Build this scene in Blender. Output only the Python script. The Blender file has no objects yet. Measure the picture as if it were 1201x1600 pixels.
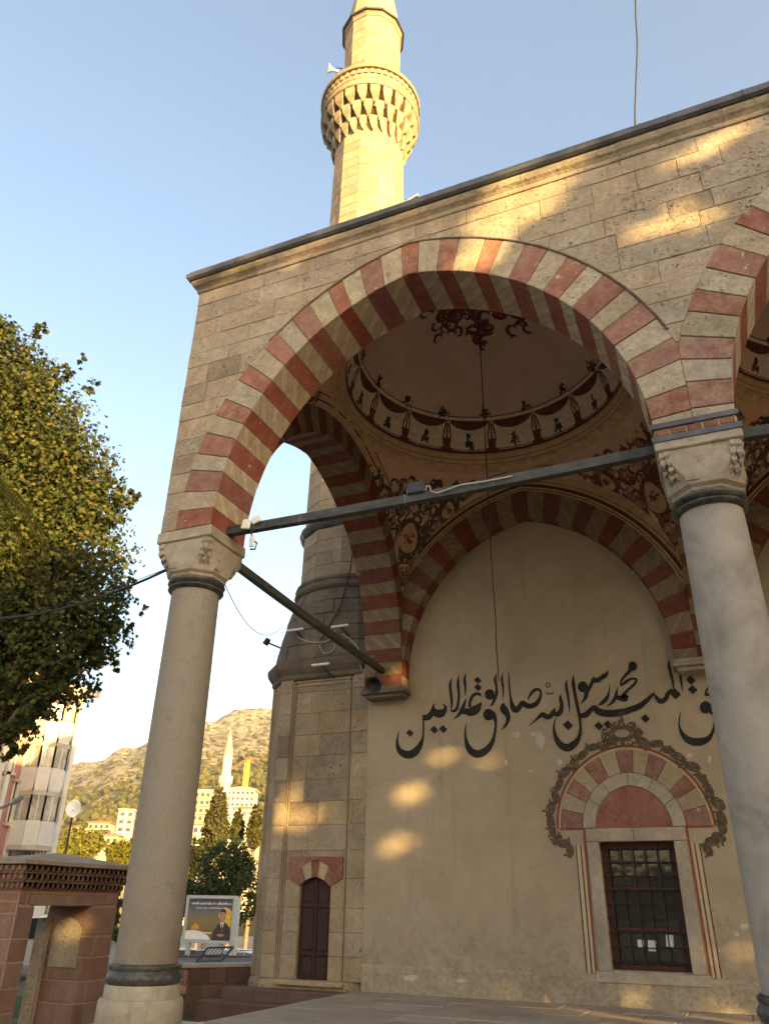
import bpy, math, random
import numpy as np
from mathutils import Vector, Matrix
random.seed(7); rng = np.random.default_rng(7)
PI = math.pi
scene = bpy.context.scene
col = scene.collection

# ------------------------------------------------------------------ camera
CP = (5.74393, -7.39142, 1.28)
YAW, PITCH, ROLL, FPX = 0.40674, 0.47408, 0.01569, 1198.757
def cam_basis():
    f = Vector((-math.sin(YAW)*math.cos(PITCH), math.cos(YAW)*math.cos(PITCH), math.sin(PITCH)))
    r = Vector((math.cos(YAW), math.sin(YAW), 0)); u = r.cross(f)
    return r*math.cos(ROLL)+u*math.sin(ROLL), -r*math.sin(ROLL)+u*math.cos(ROLL), f
CR, CU, CF = cam_basis()
cam = bpy.data.cameras.new('camera'); cam_o = bpy.data.objects.new('camera', cam); col.objects.link(cam_o)
cam.sensor_fit = 'VERTICAL'; cam.sensor_height = 24; cam.lens = FPX/1600*24
cam.clip_start = 0.05; cam.clip_end = 9000
cam_o.matrix_world = Matrix(((CR.x, CU.x, -CF.x, CP[0]), (CR.y, CU.y, -CF.y, CP[1]), (CR.z, CU.z, -CF.z, CP[2]), (0, 0, 0, 1)))
scene.camera = cam_o
# ------------------------------------------------------------------ sky, sun, exposure
SUN_AZ, SUN_EL = math.radians(125.5), math.radians(8.5)      # clockwise from +Y
SD = Vector((math.sin(SUN_AZ)*math.cos(SUN_EL), math.cos(SUN_AZ)*math.cos(SUN_EL), math.sin(SUN_EL)))
world = bpy.data.worlds.new('World'); scene.world = world; world.use_nodes = True
wn = world.node_tree; bg = wn.nodes['Background']; sky = wn.nodes.new('ShaderNodeTexSky')
sky.sky_type = 'NISHITA'; sky.sun_disc = False; sky.sun_elevation = SUN_EL; sky.sun_rotation = SUN_AZ
sky.altitude = 50; sky.air_density = 1.0; sky.dust_density = 4.5; sky.ozone_density = 1.0
wn.links.new(sky.outputs[0], bg.inputs[0]); bg.inputs[1].default_value = 0.118
sun = bpy.data.lights.new('sun', 'SUN'); sun.energy = 5.0; sun.angle = math.radians(0.53); sun.color = (1.0, 0.645, 0.215)
sun_o = bpy.data.objects.new('sun', sun); col.objects.link(sun_o); sun_o.location = (30, -25, 30)
sun_o.rotation_euler = (-SD).to_track_quat('-Z', 'Y').to_euler()
vs = scene.view_settings; vs.view_transform = 'Standard'; vs.look = 'None'; vs.exposure = 2.45; vs.gamma = 1.0; vs.use_curve_mapping = False

# ------------------------------------------------------------------ pixel -> place (1201 x 1600 photograph)
def pray(q): return CF*FPX + CR*(q[0]-600.5) - CU*(q[1]-800)
def onp(q, ax, val):
    v = pray(q); t = (val-CP[ax])/v[ax]; return Vector(CP)+v*t
def atd(q, d):
    v = pray(q); return Vector(CP)+v*(d/math.hypot(v.x, v.y))

# ------------------------------------------------------------------ mesh helpers
class MB:
    def __init__(s): s.v = []; s.f = []; s.m = []; s.uv = {}
    def quad(s, a, b, c, d, m=0, uv=None):
        n = len(s.v); s.v += [tuple(a), tuple(b), tuple(c), tuple(d)]
        if uv: s.uv[len(s.f)] = uv
        s.f.append((n, n+1, n+2, n+3)); s.m.append(m)
    def poly(s, pts, m=0, uv=None):
        n = len(s.v); s.v += [tuple(p) for p in pts]
        if uv: s.uv[len(s.f)] = uv
        s.f.append(tuple(range(n, n+len(pts)))); s.m.append(m)
    def box(s, a, b, m=0):
        x0, y0, z0 = a; x1, y1, z1 = b; n = len(s.v)
        s.v += [(x0,y0,z0),(x1,y0,z0),(x1,y1,z0),(x0,y1,z0),(x0,y0,z1),(x1,y0,z1),(x1,y1,z1),(x0,y1,z1)]
        for f in ((0,3,2,1),(4,5,6,7),(0,1,5,4),(1,2,6,5),(2,3,7,6),(3,0,4,7)): s.f.append(tuple(n+i for i in f)); s.m.append(m)
    def cbox(s, a, b, c=.01, m=0):           # box with chamfered corners in plan and top
        x0,y0,z0 = a; x1,y1,z1 = b
        ring = lambda i, z: [(x0+i,y0,z),(x1-i,y0,z),(x1,y0+i,z),(x1,y1-i,z),(x1-i,y1,z),(x0+i,y1,z),(x0,y1-i,z),(x0,y0+i,z)]
        inn = lambda z: [(x0+c*1.4,y0+c,z),(x1-c*1.4,y0+c,z),(x1-c,y0+c*1.4,z),(x1-c,y1-c*1.4,z),(x1-c*1.4,y1-c,z),(x0+c*1.4,y1-c,z),(x0+c,y1-c*1.4,z),(x0+c,y0+c*1.4,z)]
        s.loft([inn(z0), ring(c, z0+c), ring(c, z1-c), inn(z1)], True, m)
    def loft(s, rings, caps=True, m=0, closed=True):
        n0 = len(s.v); k = len(rings[0])
        for r in rings: s.v += [tuple(p) for p in r]
        for i in range(len(rings)-1):
            for j in range(k if closed else k-1):
                a = n0+i*k+j; b = n0+i*k+(j+1) % k
                s.f.append((a, b, b+k, a+k)); s.m.append(m)
        if caps:
            s.f.append(tuple(n0+j for j in reversed(range(k)))); s.m.append(m)
            s.f.append(tuple(n0+(len(rings)-1)*k+j for j in range(k))); s.m.append(m)
    def lathe(s, prof, n=32, c=(0,0), a0=0.0, caps=True, m=0):
        s.loft([[(c[0]+r*math.cos(a0+2*PI*j/n), c[1]+r*math.sin(a0+2*PI*j/n), z) for j in range(n)] for r, z in prof], caps, m)
    def tube(s, pts, r, n=6, m=0, caps=True):
        pts = [Vector(p) for p in pts]; rr = r if isinstance(r, (list, tuple)) else [r]*len(pts); rings = []
        up = Vector((0,0,1))
        for i, p in enumerate(pts):
            d = (pts[min(i+1, len(pts)-1)]-pts[max(i-1, 0)])
            if d.length < 1e-9: d = Vector((0,0,1))
            d.normalize(); a = d.cross(up)
            if a.length < .05: a = d.cross(Vector((1,0,0)))
            a.normalize(); b = a.cross(d)
            rings.append([p+(a*math.cos(2*PI*j/n)+b*math.sin(2*PI*j/n))*rr[i] for j in range(n)])
        s.loft(rings, caps, m)
    def bar(s, p, q, wd, ht, m=0, up=(0,0,1)):
        p = Vector(p); q = Vector(q); d = (q-p).normalized(); a = d.cross(Vector(up)).normalized()*wd/2; b = a.cross(d).normalized()*ht/2
        s.loft([[p-a-b, p+a-b, p+a+b, p-a+b], [q-a-b, q+a-b, q+a+b, q-a+b]], True, m)
    def prism(s, pts, off, m=0):             # polygon extruded by the vector off
        off = Vector(off); a = [Vector(p) for p in pts]; s.loft([a, [p+off for p in a]], True, m)
    def ico(s, c, r, m=0, sc=(1,1,1), sub=1):
        t = (1+5**.5)/2; vv = [Vector(v).normalized() for v in ((-1,t,0),(1,t,0),(-1,-t,0),(1,-t,0),(0,-1,t),(0,1,t),(0,-1,-t),(0,1,-t),(t,0,-1),(t,0,1),(-t,0,-1),(-t,0,1))]
        ff = [(0,11,5),(0,5,1),(0,1,7),(0,7,10),(0,10,11),(1,5,9),(5,11,4),(11,10,2),(10,7,6),(7,1,8),(3,9,4),(3,4,2),(3,2,6),(3,6,8),(3,8,9),(4,9,5),(2,4,11),(6,2,10),(8,6,7),(9,8,1)]
        for _ in range(sub-1):
            nf = []; mid = {}
            def md(i, j):
                k = (min(i,j), max(i,j))
                if k not in mid: vv.append((vv[i]+vv[j]).normalized()); mid[k] = len(vv)-1
                return mid[k]
            for a,b,d in ff:
                x,y,z = md(a,b), md(b,d), md(d,a); nf += [(a,x,z),(b,y,x),(d,z,y),(x,y,z)]
            ff = nf
        n = len(s.v); s.v += [(c[0]+v.x*r*sc[0], c[1]+v.y*r*sc[1], c[2]+v.z*r*sc[2]) for v in vv]
        for f in ff: s.f.append(tuple(n+i for i in f)); s.m.append(m)
    def mesh(s, name, mats, smooth=False):
        me = bpy.data.meshes.new(name); me.from_pydata(s.v, [], s.f)
        for m in (mats if isinstance(mats, (list, tuple)) else [mats]): me.materials.append(m)
        if any(s.m): me.polygons.foreach_set('material_index', s.m)
        if smooth: me.polygons.foreach_set('use_smooth', [True]*len(s.f))
        if s.uv:
            ul = me.uv_layers.new(name='UVMap')
            for fi, uvs in s.uv.items():
                for li, uv in zip(me.polygons[fi].loop_indices, uvs): ul.data[li].uv = uv
        me.update(); return me

def obj(name, mb, mats, parent=None, smooth=False, kind=None, label=None, cat=None, group=None, ang=None):
    me = mb.mesh(name, mats, smooth) if isinstance(mb, MB) else mb
    if smooth and ang: me.set_sharp_from_angle(angle=math.radians(ang))
    o = bpy.data.objects.new(name, me); col.objects.link(o)
    if parent is not None:
        o.parent = parent
        if parent.type == 'EMPTY': o.matrix_parent_inverse = Matrix.Translation(-parent.location)
    if kind: o['kind'] = kind
    if label: o['label'] = label
    if cat: o['category'] = cat
    if group: o['group'] = group
    return o
def thing(name, label, cat, loc=(0,0,0), group=None):
    o = bpy.data.objects.new(name, None); col.objects.link(o); o.location = loc; o.empty_display_size = .2
    o['label'] = label; o['category'] = cat
    if group: o['group'] = group
    return o
def copy_tree(o, off, parent=None, label=None):
    c = o.copy(); col.objects.link(c)
    if parent is None:
        c.location = o.location+Vector(off)
    else: c.parent = parent; c.matrix_parent_inverse = o.matrix_parent_inverse.copy()
    if label: c['label'] = label
    for ch in o.children: 
        k = copy_tree(ch, off, c)
    return c
def move_copy(o, off, parent):               # copy a part (with sub-parts) under the same thing, shifted
    c = o.copy(); col.objects.link(c); c.parent = parent
    c.matrix_parent_inverse = o.matrix_parent_inverse.copy(); c.location = o.location+Vector(off)
    for ch in o.children:
        k = ch.copy(); col.objects.link(k); k.parent = c; k.matrix_parent_inverse = ch.matrix_parent_inverse.copy()
    return c

# ------------------------------------------------------------------ materials
def srgb(r, g, b):
    f = lambda c: ((c/255+.055)/1.055)**2.4 if c/255 > .04045 else c/255/12.92
    return (f(r), f(g), f(b), 1)
class NT:
    def __init__(s, name):
        s.mat = bpy.data.materials.new(name); s.mat.use_nodes = True; s.t = s.mat.node_tree; s.b = s.t.nodes['Principled BSDF']
    def n(s, typ, **kw):
        x = s.t.nodes.new('ShaderNode'+typ)
        for k, v in kw.items():
            if k.startswith('i_'): x.inputs[int(k[2:])].default_value = v
            else: setattr(x, k, v)
        return x
    def l(s, a, b): s.t.links.new(a, b)
    def math(s, op, a, b=None, clamp=False):
        x = s.n('Math', operation=op); x.use_clamp = clamp
        for i, q in enumerate((a, b)):
            if q is None: continue
            if isinstance(q, (int, float)): x.inputs[i].default_value = q
            else: s.l(q, x.inputs[i])
        return x.outputs[0]
    def noise(s, scale, detail=5, rough=.6, vec=None, dist=0):
        x = s.n('TexNoise'); x.inputs['Scale'].default_value = scale; x.inputs['Detail'].default_value = detail
        x.inputs['Roughness'].default_value = rough; x.inputs['Distortion'].default_value = dist
        if vec is not None: s.l(vec, x.inputs['Vector'])
        return x.outputs['Fac']
    def ramp(s, fac, stops):
        x = s.n('ValToRGB'); e = x.color_ramp.elements
        while len(e) > 1: e.remove(e[-1])
        e[0].position = stops[0][0]; e[0].color = stops[0][1]
        for p, c in stops[1:]: k = e.new(p); k.color = c
        s.l(fac, x.inputs[0]); return x.outputs[0]
    def mix(s, fac, a, b, mode='MIX'):
        x = s.n('Mix', data_type='RGBA', blend_type=mode)
        for i, q in ((0, fac), (6, a), (7, b)):
            if isinstance(q, (int, float)): x.inputs[i].default_value = q
            elif isinstance(q, tuple): x.inputs[i].default_value = q
            else: s.l(q, x.inputs[i])
        return x.outputs[2]
    def pos(s): return s.n('NewGeometry').outputs['Position']
    def step(s, v, lo, hi):
        x = s.n('MapRange'); x.clamp = True; x.inputs[1].default_value = lo; x.inputs[2].default_value = hi; s.l(v, x.inputs[0]); return x.outputs[0]
    def bump(s, h, strength, dist=.02):
        x = s.n('Bump'); x.inputs['Strength'].default_value = strength; x.inputs['Distance'].default_value = dist
        s.l(h, x.inputs['Height'])
        s.l(x.outputs[0], s.b.inputs['Normal'])
    def fin(s, colr, rough=.85, spec=.25, metal=0):
        if isinstance(colr, tuple): s.b.inputs['Base Color'].default_value = colr
        else: s.l(colr, s.b.inputs['Base Color'])
        if isinstance(rough, (int, float)): s.b.inputs['Roughness'].default_value = rough
        else: s.l(rough, s.b.inputs['Roughness'])
        s.b.inputs['Specular IOR Level'].default_value = spec; s.b.inputs['Metallic'].default_value = metal
        return s.mat
def varied(t, c, rnd, hue=.0):               # per-object tone
    if not rnd: return c
    oi = t.n('ObjectInfo').outputs['Random']; h = t.n('HueSaturation')
    v = t.math('ADD', t.math('MULTIPLY', oi, 2*rnd), 1-rnd); t.l(v, h.inputs['Value'])
    if hue: t.l(t.math('ADD', t.math('MULTIPLY', t.math('FRACT', t.math('MULTIPLY', oi, 7.3)), 2*hue), .5-hue), h.inputs['Hue'])
    s2 = t.math('ADD', t.math('MULTIPLY', t.math('FRACT', t.math('MULTIPLY', oi, 13.7)), .3), .85); t.l(s2, h.inputs['Saturation'])
    t.l(c, h.inputs['Color']); return h.outputs[0]
def stone(name, ca, cb, rnd=.12, scale=2.2, bscale=22, bump=.5, pits=.5, dark=None, rough=.9, hue=.006, dist=.02, chip=None):
    t = NT(name); P = t.pos()
    n1 = t.noise(scale, 6, .62, P); c = t.ramp(n1, [(.3, ca), (.7, cb)])
    n2 = t.noise(bscale, 8, .7, P)
    c = t.mix(t.step(n2, .35, .7), c, t.mix(.35, c, (1,1,1,1), 'SCREEN')) if False else t.mix(t.math('MULTIPLY', t.step(n2, .62, .38), .35), c, dark or tuple(x*.45 for x in ca[:3])+(1,))
    h = n2
    if pits:
        n3 = t.noise(bscale*1.6, 3, .5, P, .4); m = t.step(n3, .39, .33)
        n4 = t.step(t.noise(scale*.9, 3, .5, P), .42, .62)
        m = t.math('MULTIPLY', m, n4)
        c = t.mix(t.math('MULTIPLY', m, pits), c, tuple(x*.22 for x in ca[:3])+(1,))
        h = t.math('SUBTRACT', h, t.math('MULTIPLY', m, 1.2))
    n5 = t.noise(.55, 4, .6, P); c = t.mix(t.math('MULTIPLY', t.step(n5, .5, .72), .45), c, dark or tuple(x*.5 for x in ca[:3])+(1,))
    if chip:
        m = t.math('MULTIPLY', t.step(t.noise(7.5, 7, .68, P), .60, .625), t.step(t.noise(1.1, 3, .5, P), .47, .55)); c = t.mix(t.math('MULTIPLY', m, .8), c, chip); h = t.math('SUBTRACT', h, t.math('MULTIPLY', m, .9))
    c = varied(t, c, rnd, hue); t.bump(h, bump, dist); return t.fin(c, rough, .2)
def flat(name, c, rough=.7, spec=.3, metal=0, var=.12, scale=6, bump=0, rnd=0, bscale=40):
    t = NT(name); P = t.pos(); n = t.noise(scale, 6, .65, P)
    cc = t.ramp(n, [(.3, tuple(x*(1-var*1.6) for x in c[:3])+(1,)), (.7, tuple(min(1, x*(1+var)) for x in c[:3])+(1,))])
    if rnd: cc = varied(t, cc, rnd, .004)
    if bump: t.bump(t.noise(bscale, 5, .6, P), bump, .01)
    return t.fin(cc, rough, spec, metal)
M = {}
M['ashlar'] = stone('ashlar', (.295,.245,.187,1), (.455,.392,.312,1), .10, 2.6, 17, .8, .65, dist=.03)
M['mortar'] = flat('mortar', (.30,.235,.165,1), .95, .1, bump=.4)
M['minstone'] = stone('minaret_stone', (.32,.25,.17,1), (.46,.37,.265,1), .12, 2.4, 18, .75, .8)
M['ashlar_grey'] = stone('grey_ashlar', (.22,.185,.145,1), (.36,.31,.245,1), .12, 3.2, 17, .9, .8, dist=.03)
M['minstone_dark'] = stone('stained_minaret_stone', (.215,.175,.128,1), (.38,.31,.23,1), .10, 2.6, 18, .8, .9)
M['pale'] = stone('pale_limestone', (.33,.27,.185,1), (.45,.38,.27,1), .07, 1.5, 16, .3, .25)
M['soot'] = stone('weathered_stone', (.11,.095,.08,1), (.26,.215,.165,1), .12, 2.2, 18, .8, .8)
M['redblock'] = stone('red_stone', (.20,.088,.064,1), (.32,.165,.125,1), .12, 3, 24, .5, .3)
M['gate'] = stone('gate_stone', (.185,.11,.083,1), (.27,.175,.135,1), .10, 2.5, 30, .5, .3)
M['gatemortar'] = flat('gate_mortar', (.33,.21,.165,1), .95, .1, bump=.5)
M['darkwall'] = stone('dark_wall_stone', (.10,.06,.047,1), (.16,.10,.078,1), .2, 2.5, 22, .5, .5)
M['marble'] = stone('old_marble', (.31,.27,.215,1), (.45,.40,.325,1), .05, 1.8, 9, .35, .3, dark=(.17,.145,.11,1), rough=.6)
M['paving'] = stone('paving_stone', (.27,.225,.18,1), (.38,.325,.265,1), .12, 1.2, 18, .35, .4)
M['lead'] = flat('lead_sheet', (.095,.10,.115,1), .55, .4, .3, .25, 4, .3)
M['iron'] = flat('wrought_iron', (.035,.034,.036,1), .6, .4, .3, .3, 12, .3)
M['beam'] = flat('grey_painted_beam', (.062,.064,.062,1), .65, .35, .1, .35, 9, .4)
M['bronze'] = flat('bronze_collar', (.085,.085,.076,1), .5, .5, .35, .5, 9, .5)
M['granite'] = None
def granite():
    t = NT('grey_granite'); P = t.pos()
    v = t.noise(105, 4, .75, P); c = t.ramp(v, [(.34, (.155,.14,.12,1)), (.5, (.232,.21,.182,1)), (.66, (.31,.282,.243,1))])
    n = t.noise(1.2, 4, .6, P); c = t.mix(t.math('MULTIPLY', t.step(n, .45, .75), .5), c, (.24,.185,.13,1))
    n = t.noise(4, 7, .65, P); c = t.mix(t.math('MULTIPLY', t.step(n, .56, .72), .55), c, (.125,.108,.09,1)); sz = t.n('SeparateXYZ'); t.l(P, sz.inputs[0]); c = t.mix(t.math('MULTIPLY', t.step(sz.outputs['Z'], 1.9, .75), t.math('MULTIPLY', t.step(t.noise(3, 5, .6, P), .35, .6), .55)), c, (.17,.12,.075,1))
    c = varied(t, c, .04); t.bump(v, .25, .006); return t.fin(c, .7, .3)
M['granite'] = granite()
def marble_shaft():
    t = NT('grey_marble_shaft'); P = t.pos()
    n = t.noise(2.2, 8, .65, P, .8); c = t.ramp(n, [(.3, (.20,.18,.155,1)), (.5, (.30,.272,.235,1)), (.72, (.37,.335,.29,1))])
    n2 = t.noise(14, 6, .7, P); c = t.mix(t.math('MULTIPLY', t.step(n2, .55, .75), .4), c, (.20,.18,.16,1))
    t.bump(n2, .15, .01); return t.fin(c, .6, .3)
M['shaftb'] = marble_shaft()
def plaster():
    t = NT('aged_plaster'); P = t.pos()
    n = t.noise(.7, 7, .65, P); c = t.ramp(n, [(.3, (.30,.243,.175,1)), (.52, (.365,.302,.222,1)), (.75, (.415,.35,.265,1))])
    n2 = t.noise(4.5, 7, .7, P, .6); c = t.mix(t.math('MULTIPLY', t.step(n2, .55, .72), .42), c, (.24,.185,.13,1))
    n3 = t.noise(1.1, 4, .55, P); n4 = t.noise(7, 6, .6, P)
    flake = t.math('MULTIPLY', t.step(n4, .685, .70), t.step(n3, .54, .56)); c = t.mix(t.math('MULTIPLY', flake, .8), c, (.60,.56,.49,1))
    cr = t.n('TexVoronoi', feature='DISTANCE_TO_EDGE'); cr.inputs['Scale'].default_value = .8
    wv = t.n('VectorMath', operation='ADD'); nz = t.n('TexNoise'); nz.inputs['Scale'].default_value = 3; nz.inputs['Detail'].default_value = 6
    t.l(P, nz.inputs['Vector']); t.l(P, wv.inputs[0]); sc = t.n('VectorMath', operation='SCALE'); sc.inputs[3].default_value = .5
    t.l(nz.outputs['Color'], sc.inputs[0]); t.l(sc.outputs[0], wv.inputs[1]); t.l(wv.outputs[0], cr.inputs['Vector'])
    crm = t.math('MULTIPLY', t.step(cr.outputs['Distance'], .006, .002), t.step(t.noise(.5, 2, .5, P), .54, .6))
    c = t.mix(t.math('MULTIPLY', crm, .3), c, (.14,.10,.07,1))
    sep = t.n('SeparateXYZ'); t.l(P, sep.inputs[0])
    damp = t.math('MULTIPLY', t.step(sep.outputs['Z'], 1.3, .35), t.step(n2, .42, .62)); st = t.n('Mapping'); st.inputs['Scale'].default_value = (5, 5, .35); t.l(P, st.inputs[0]); c = t.mix(t.math('MULTIPLY', t.step(t.noise(1.2, 5, .6, st.outputs[0]), .56, .74), .32), c, (.21,.165,.12,1)); c = t.mix(t.math('MULTIPLY', damp, .75), c, (.22,.175,.12,1))
    h = t.math('ADD', t.noise(26, 5, .6, P), t.math('MULTIPLY', flake, -.6)); t.bump(t.math('ADD', h, t.math('MULTIPLY', t.noise(2.2, 4, .5, P), 1.5)), .3, .02)
    return t.fin(c, .92, .15)
M['plaster'] = plaster()
M['plinth'] = stone('lime_washed_plinth', (.30,.25,.18,1), (.42,.365,.285,1), 0, 3.5, 14, .5, .35)
M['rust'] = flat('iron_oxide_line', (.25,.075,.035,1), .8, .2)
def voussoir(name, red, dim=1.0):
    # painted masonry: UV.x runs across the soffit or face, UV.y along the arch (zero in the middle of the stone)
    t = NT(name); P = t.pos(); uv = t.n('UVMap').outputs[0]; sp = t.n('SeparateXYZ'); t.l(uv, sp.inputs[0]); u, v = sp.outputs[0], sp.outputs[1]
    n = t.noise(6, 7, .65, P)
    if red:
        c = t.ramp(n, [(.3, (.19,.066,.05,1)), (.55, (.26,.10,.075,1)), (.75, (.33,.155,.12,1))])
        d = t.math('ADD', t.math('ABSOLUTE', t.math('SUBTRACT', t.math('FRACT', t.math('DIVIDE', u, .36)), .5)), t.math('ABSOLUTE', t.math('MULTIPLY', v, 2.3)))
        ln = t.math('LESS_THAN', t.math('FRACT', t.math('MULTIPLY', d, 6.0)), .2)
        c = t.mix(t.math('MULTIPLY', ln, .5), c, (.07,.02,.02,1)); h = t.math('MULTIPLY', ln, -.6)
        chip = (.50,.43,.35,1)
    else:
        c = t.ramp(n, [(.3, (.32,.255,.17,1)), (.55, (.43,.355,.25,1)), (.78, (.50,.425,.315,1))])
        nw = t.math('MULTIPLY', t.noise(9, 3, .5, P), .07)
        w = t.math('ADD', t.math('DIVIDE', t.math('ADD', t.math('ADD', u, t.math('MULTIPLY', v, .9)), nw), .15), .2)
        k = t.math('FRACT', w); ln = t.math('LESS_THAN', k, .10)
        alt = t.math('LESS_THAN', t.math('FRACT', t.math('MULTIPLY', w, .5)), .5)
        c = t.mix(t.math('MULTIPLY', alt, .30), c, (.22,.19,.14,1)); c = t.mix(t.math('MULTIPLY', ln, .55), c, (.12,.10,.075,1)); h = t.math('MULTIPLY', ln, -.4)
        chip = (.56,.51,.43,1)
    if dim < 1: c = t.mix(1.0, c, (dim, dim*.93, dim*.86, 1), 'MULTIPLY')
    m = t.math('MULTIPLY', t.step(t.noise(9, 6, .65, P), .655, .67), t.step(t.noise(1.3, 2, .5, P), .5, .56)); c = t.mix(t.math('MULTIPLY', m, .85), c, chip)
    c = varied(t, c, .10, .004); t.bump(t.math('ADD', t.math('ADD', h, t.noise(30, 6, .65, P)), t.math('MULTIPLY', m, -.8)), .4, .012)
    return t.fin(c, .88, .15)
M['vred_in'] = voussoir('painted_red_voussoir_shaded', True, .62); M['vwhite_in'] = voussoir('painted_marble_voussoir_shaded', False, .52)  # interior copies: grime and the portico's shade dimmed into the colour
M['vred'] = voussoir('painted_red_voussoir', True); M['vwhite'] = voussoir('painted_marble_voussoir', False)
M['fred'] = stone('red_voussoir_face', (.22,.098,.074,1), (.37,.21,.165,1), .10, 7, 26, .6, .3, hue=.002, chip=(.47,.40,.32,1))
M['fwhite'] = stone('grey_voussoir_face', (.31,.265,.19,1), (.48,.42,.32,1), .10, 5, 22, .7, .5, hue=.003, chip=(.22,.185,.135,1))
M['wred'] = stone('weathered_red_face', (.21,.09,.065,1), (.42,.27,.21,1), .10, 9, 26, .5, .25)
# dome paints
M['domeplaster'] = flat('dome_plaster', (.60,.445,.365,1), .9, .15, 0, .10, 1.5, .15)
M['pend'] = flat('pendentive_plaster', (.54,.355,.245,1), .9, .15, 0, .1, 2, .15)
M['cream'] = flat('painted_drapery', (.68,.575,.44,1), .9, .15, 0, .14, 14)
M['crim'] = flat('painted_crimson', (.15,.058,.052,1), .9, .15, 0, .45, 22)
M['ochre'] = flat('painted_ochre', (.48,.33,.19,1), .9, .15, 0, .15, 6)
M['umber'] = flat('painted_umber', (.085,.045,.03,1), .9, .15, 0, .3, 18)
M['slate'] = flat('painted_slate_scroll', (.078,.062,.056,1), .9, .15, 0, .4, 22)
M['maroon'] = flat('painted_maroon_scroll', (.165,.06,.05,1), .9, .15, 0, .5, 22)
M['green'] = flat('painted_green', (.045,.06,.04,1), .9, .15, 0, .4, 20)
def ink():
    t = NT('black_lettering'); P = t.pos(); n = t.noise(5, 6, .6, P); c = t.ramp(n, [(.3, (.013,.012,.012,1)), (.6, (.024,.022,.02,1)), (.8, (.05,.043,.034,1))])
    m = t.math('MULTIPLY', t.step(t.noise(16, 6, .7, P), .655, .68), t.step(t.noise(1.7, 2, .5, P), .46, .54)); c = t.mix(t.math('MULTIPLY', m, .8), c, (.36,.31,.24,1)); return t.fin(c, .75, .25)
M['ink'] = ink(); M['scroll_light'] = flat('painted_scroll_highlight', (.24,.15,.11,1), .9, .15, 0, .3, 20); M['limewash'] = flat('bare_limewash', (.46,.43,.38,1), .95, .1, 0, .1, 8)
M['orn'] = flat('painted_rocaille', (.12,.09,.062,1), .9, .15, 0, .4, 25)
M['ornlight'] = flat('painted_border_light', (.52,.40,.28,1), .9, .15, 0, .1, 10)
M['white'] = flat('white_paint', (.72,.71,.68,1), .5, .4, 0, .06, 5)
M['cable'] = flat('black_cable', (.02,.02,.02,1), .6, .3)
M['whitecable'] = flat('white_cable', (.5,.48,.44,1), .6, .3)
M['wood'] = None
def wood():
    t = NT('dark_stained_wood'); P = t.pos(); mp = t.n('Mapping'); mp.inputs['Scale'].default_value = (14, 14, 1.2); t.l(P, mp.inputs[0])
    n = t.noise(3, 8, .7, mp.outputs[0]); c = t.ramp(n, [(.3, (.022,.010,.008,1)), (.7, (.065,.028,.022,1))]); t.bump(n, .4, .01); return t.fin(c, .6, .3)
M['wood'] = wood()
M['redwood'] = flat('red_window_wood', (.085,.026,.018,1), .6, .3, 0, .3, 14)
def glass():
    t = NT('dark_window_glass'); n = t.noise(3, 3, .5, t.pos()); t.bump(n, .08, .05)
    return t.fin((.018,.02,.022,1), .06, .6)
M['glass'] = glass()
# ================================================================== portico
L, W, ZS, D = 6.0354, .38, 5.4687, 6.3
YW = 5.99                                    # front face of the wall arch
X1 = 12.3                                    # right end of what is built
FR = lambda s, d, z: (s, d, z)               # arch standing along x
SI = lambda s, d, z: (d, s, z)               # arch standing along y
class Arch:
    def __init__(a, c, aL, aR, z0, rise, t):
        a.c, a.aL, a.aR, a.z0, a.rise, a.t = c, aL, aR, z0, rise, t
        a.eL = (rise*rise-aL*aL)/(2*aL); a.rL = aL+a.eL; a.eR = (rise*rise-aR*aR)/(2*aR); a.rR = aR+a.eR
    def pt(a, side, f, q):                   # f 0 springing .. 1 apex, q radial distance outside the intrados
        e, r = (a.eL, a.rL) if side < 0 else (a.eR, a.rR)
        th = f*math.acos(e/(r+q)) if e < r+q else 0
        x = a.c+side*(-e+(r+q)*math.cos(th)); return (x, a.z0+(r+q)*math.sin(th))
    def bound(a, side, z, q):                # where the circle of offset q stands at height z
        e, r = (a.eL, a.rL) if side < 0 else (a.eR, a.rR)
        h = (r+q)**2-(z-a.z0)**2 if z > a.z0 else (r+q)**2
        if h <= e*e: return a.c
        return a.c+side*(math.sqrt(h)-e)
    def top(a, q): e = a.eL; r = a.rL; return a.z0+math.sqrt((r+q)**2-e*e)
def clip_pt(i, o, clip):
    for lim, sg in ((clip[0], -1), (clip[1], 1)):
        if lim is not None and (o[0]-lim)*sg > 0:
            k = (lim-i[0])/(o[0]-i[0]) if abs(o[0]-i[0]) > 1e-6 else 0
            k = max(0.0, min(1, k)); o = (i[0]+(o[0]-i[0])*k, i[1]+(o[1]-i[1])*k)
    return o
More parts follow.
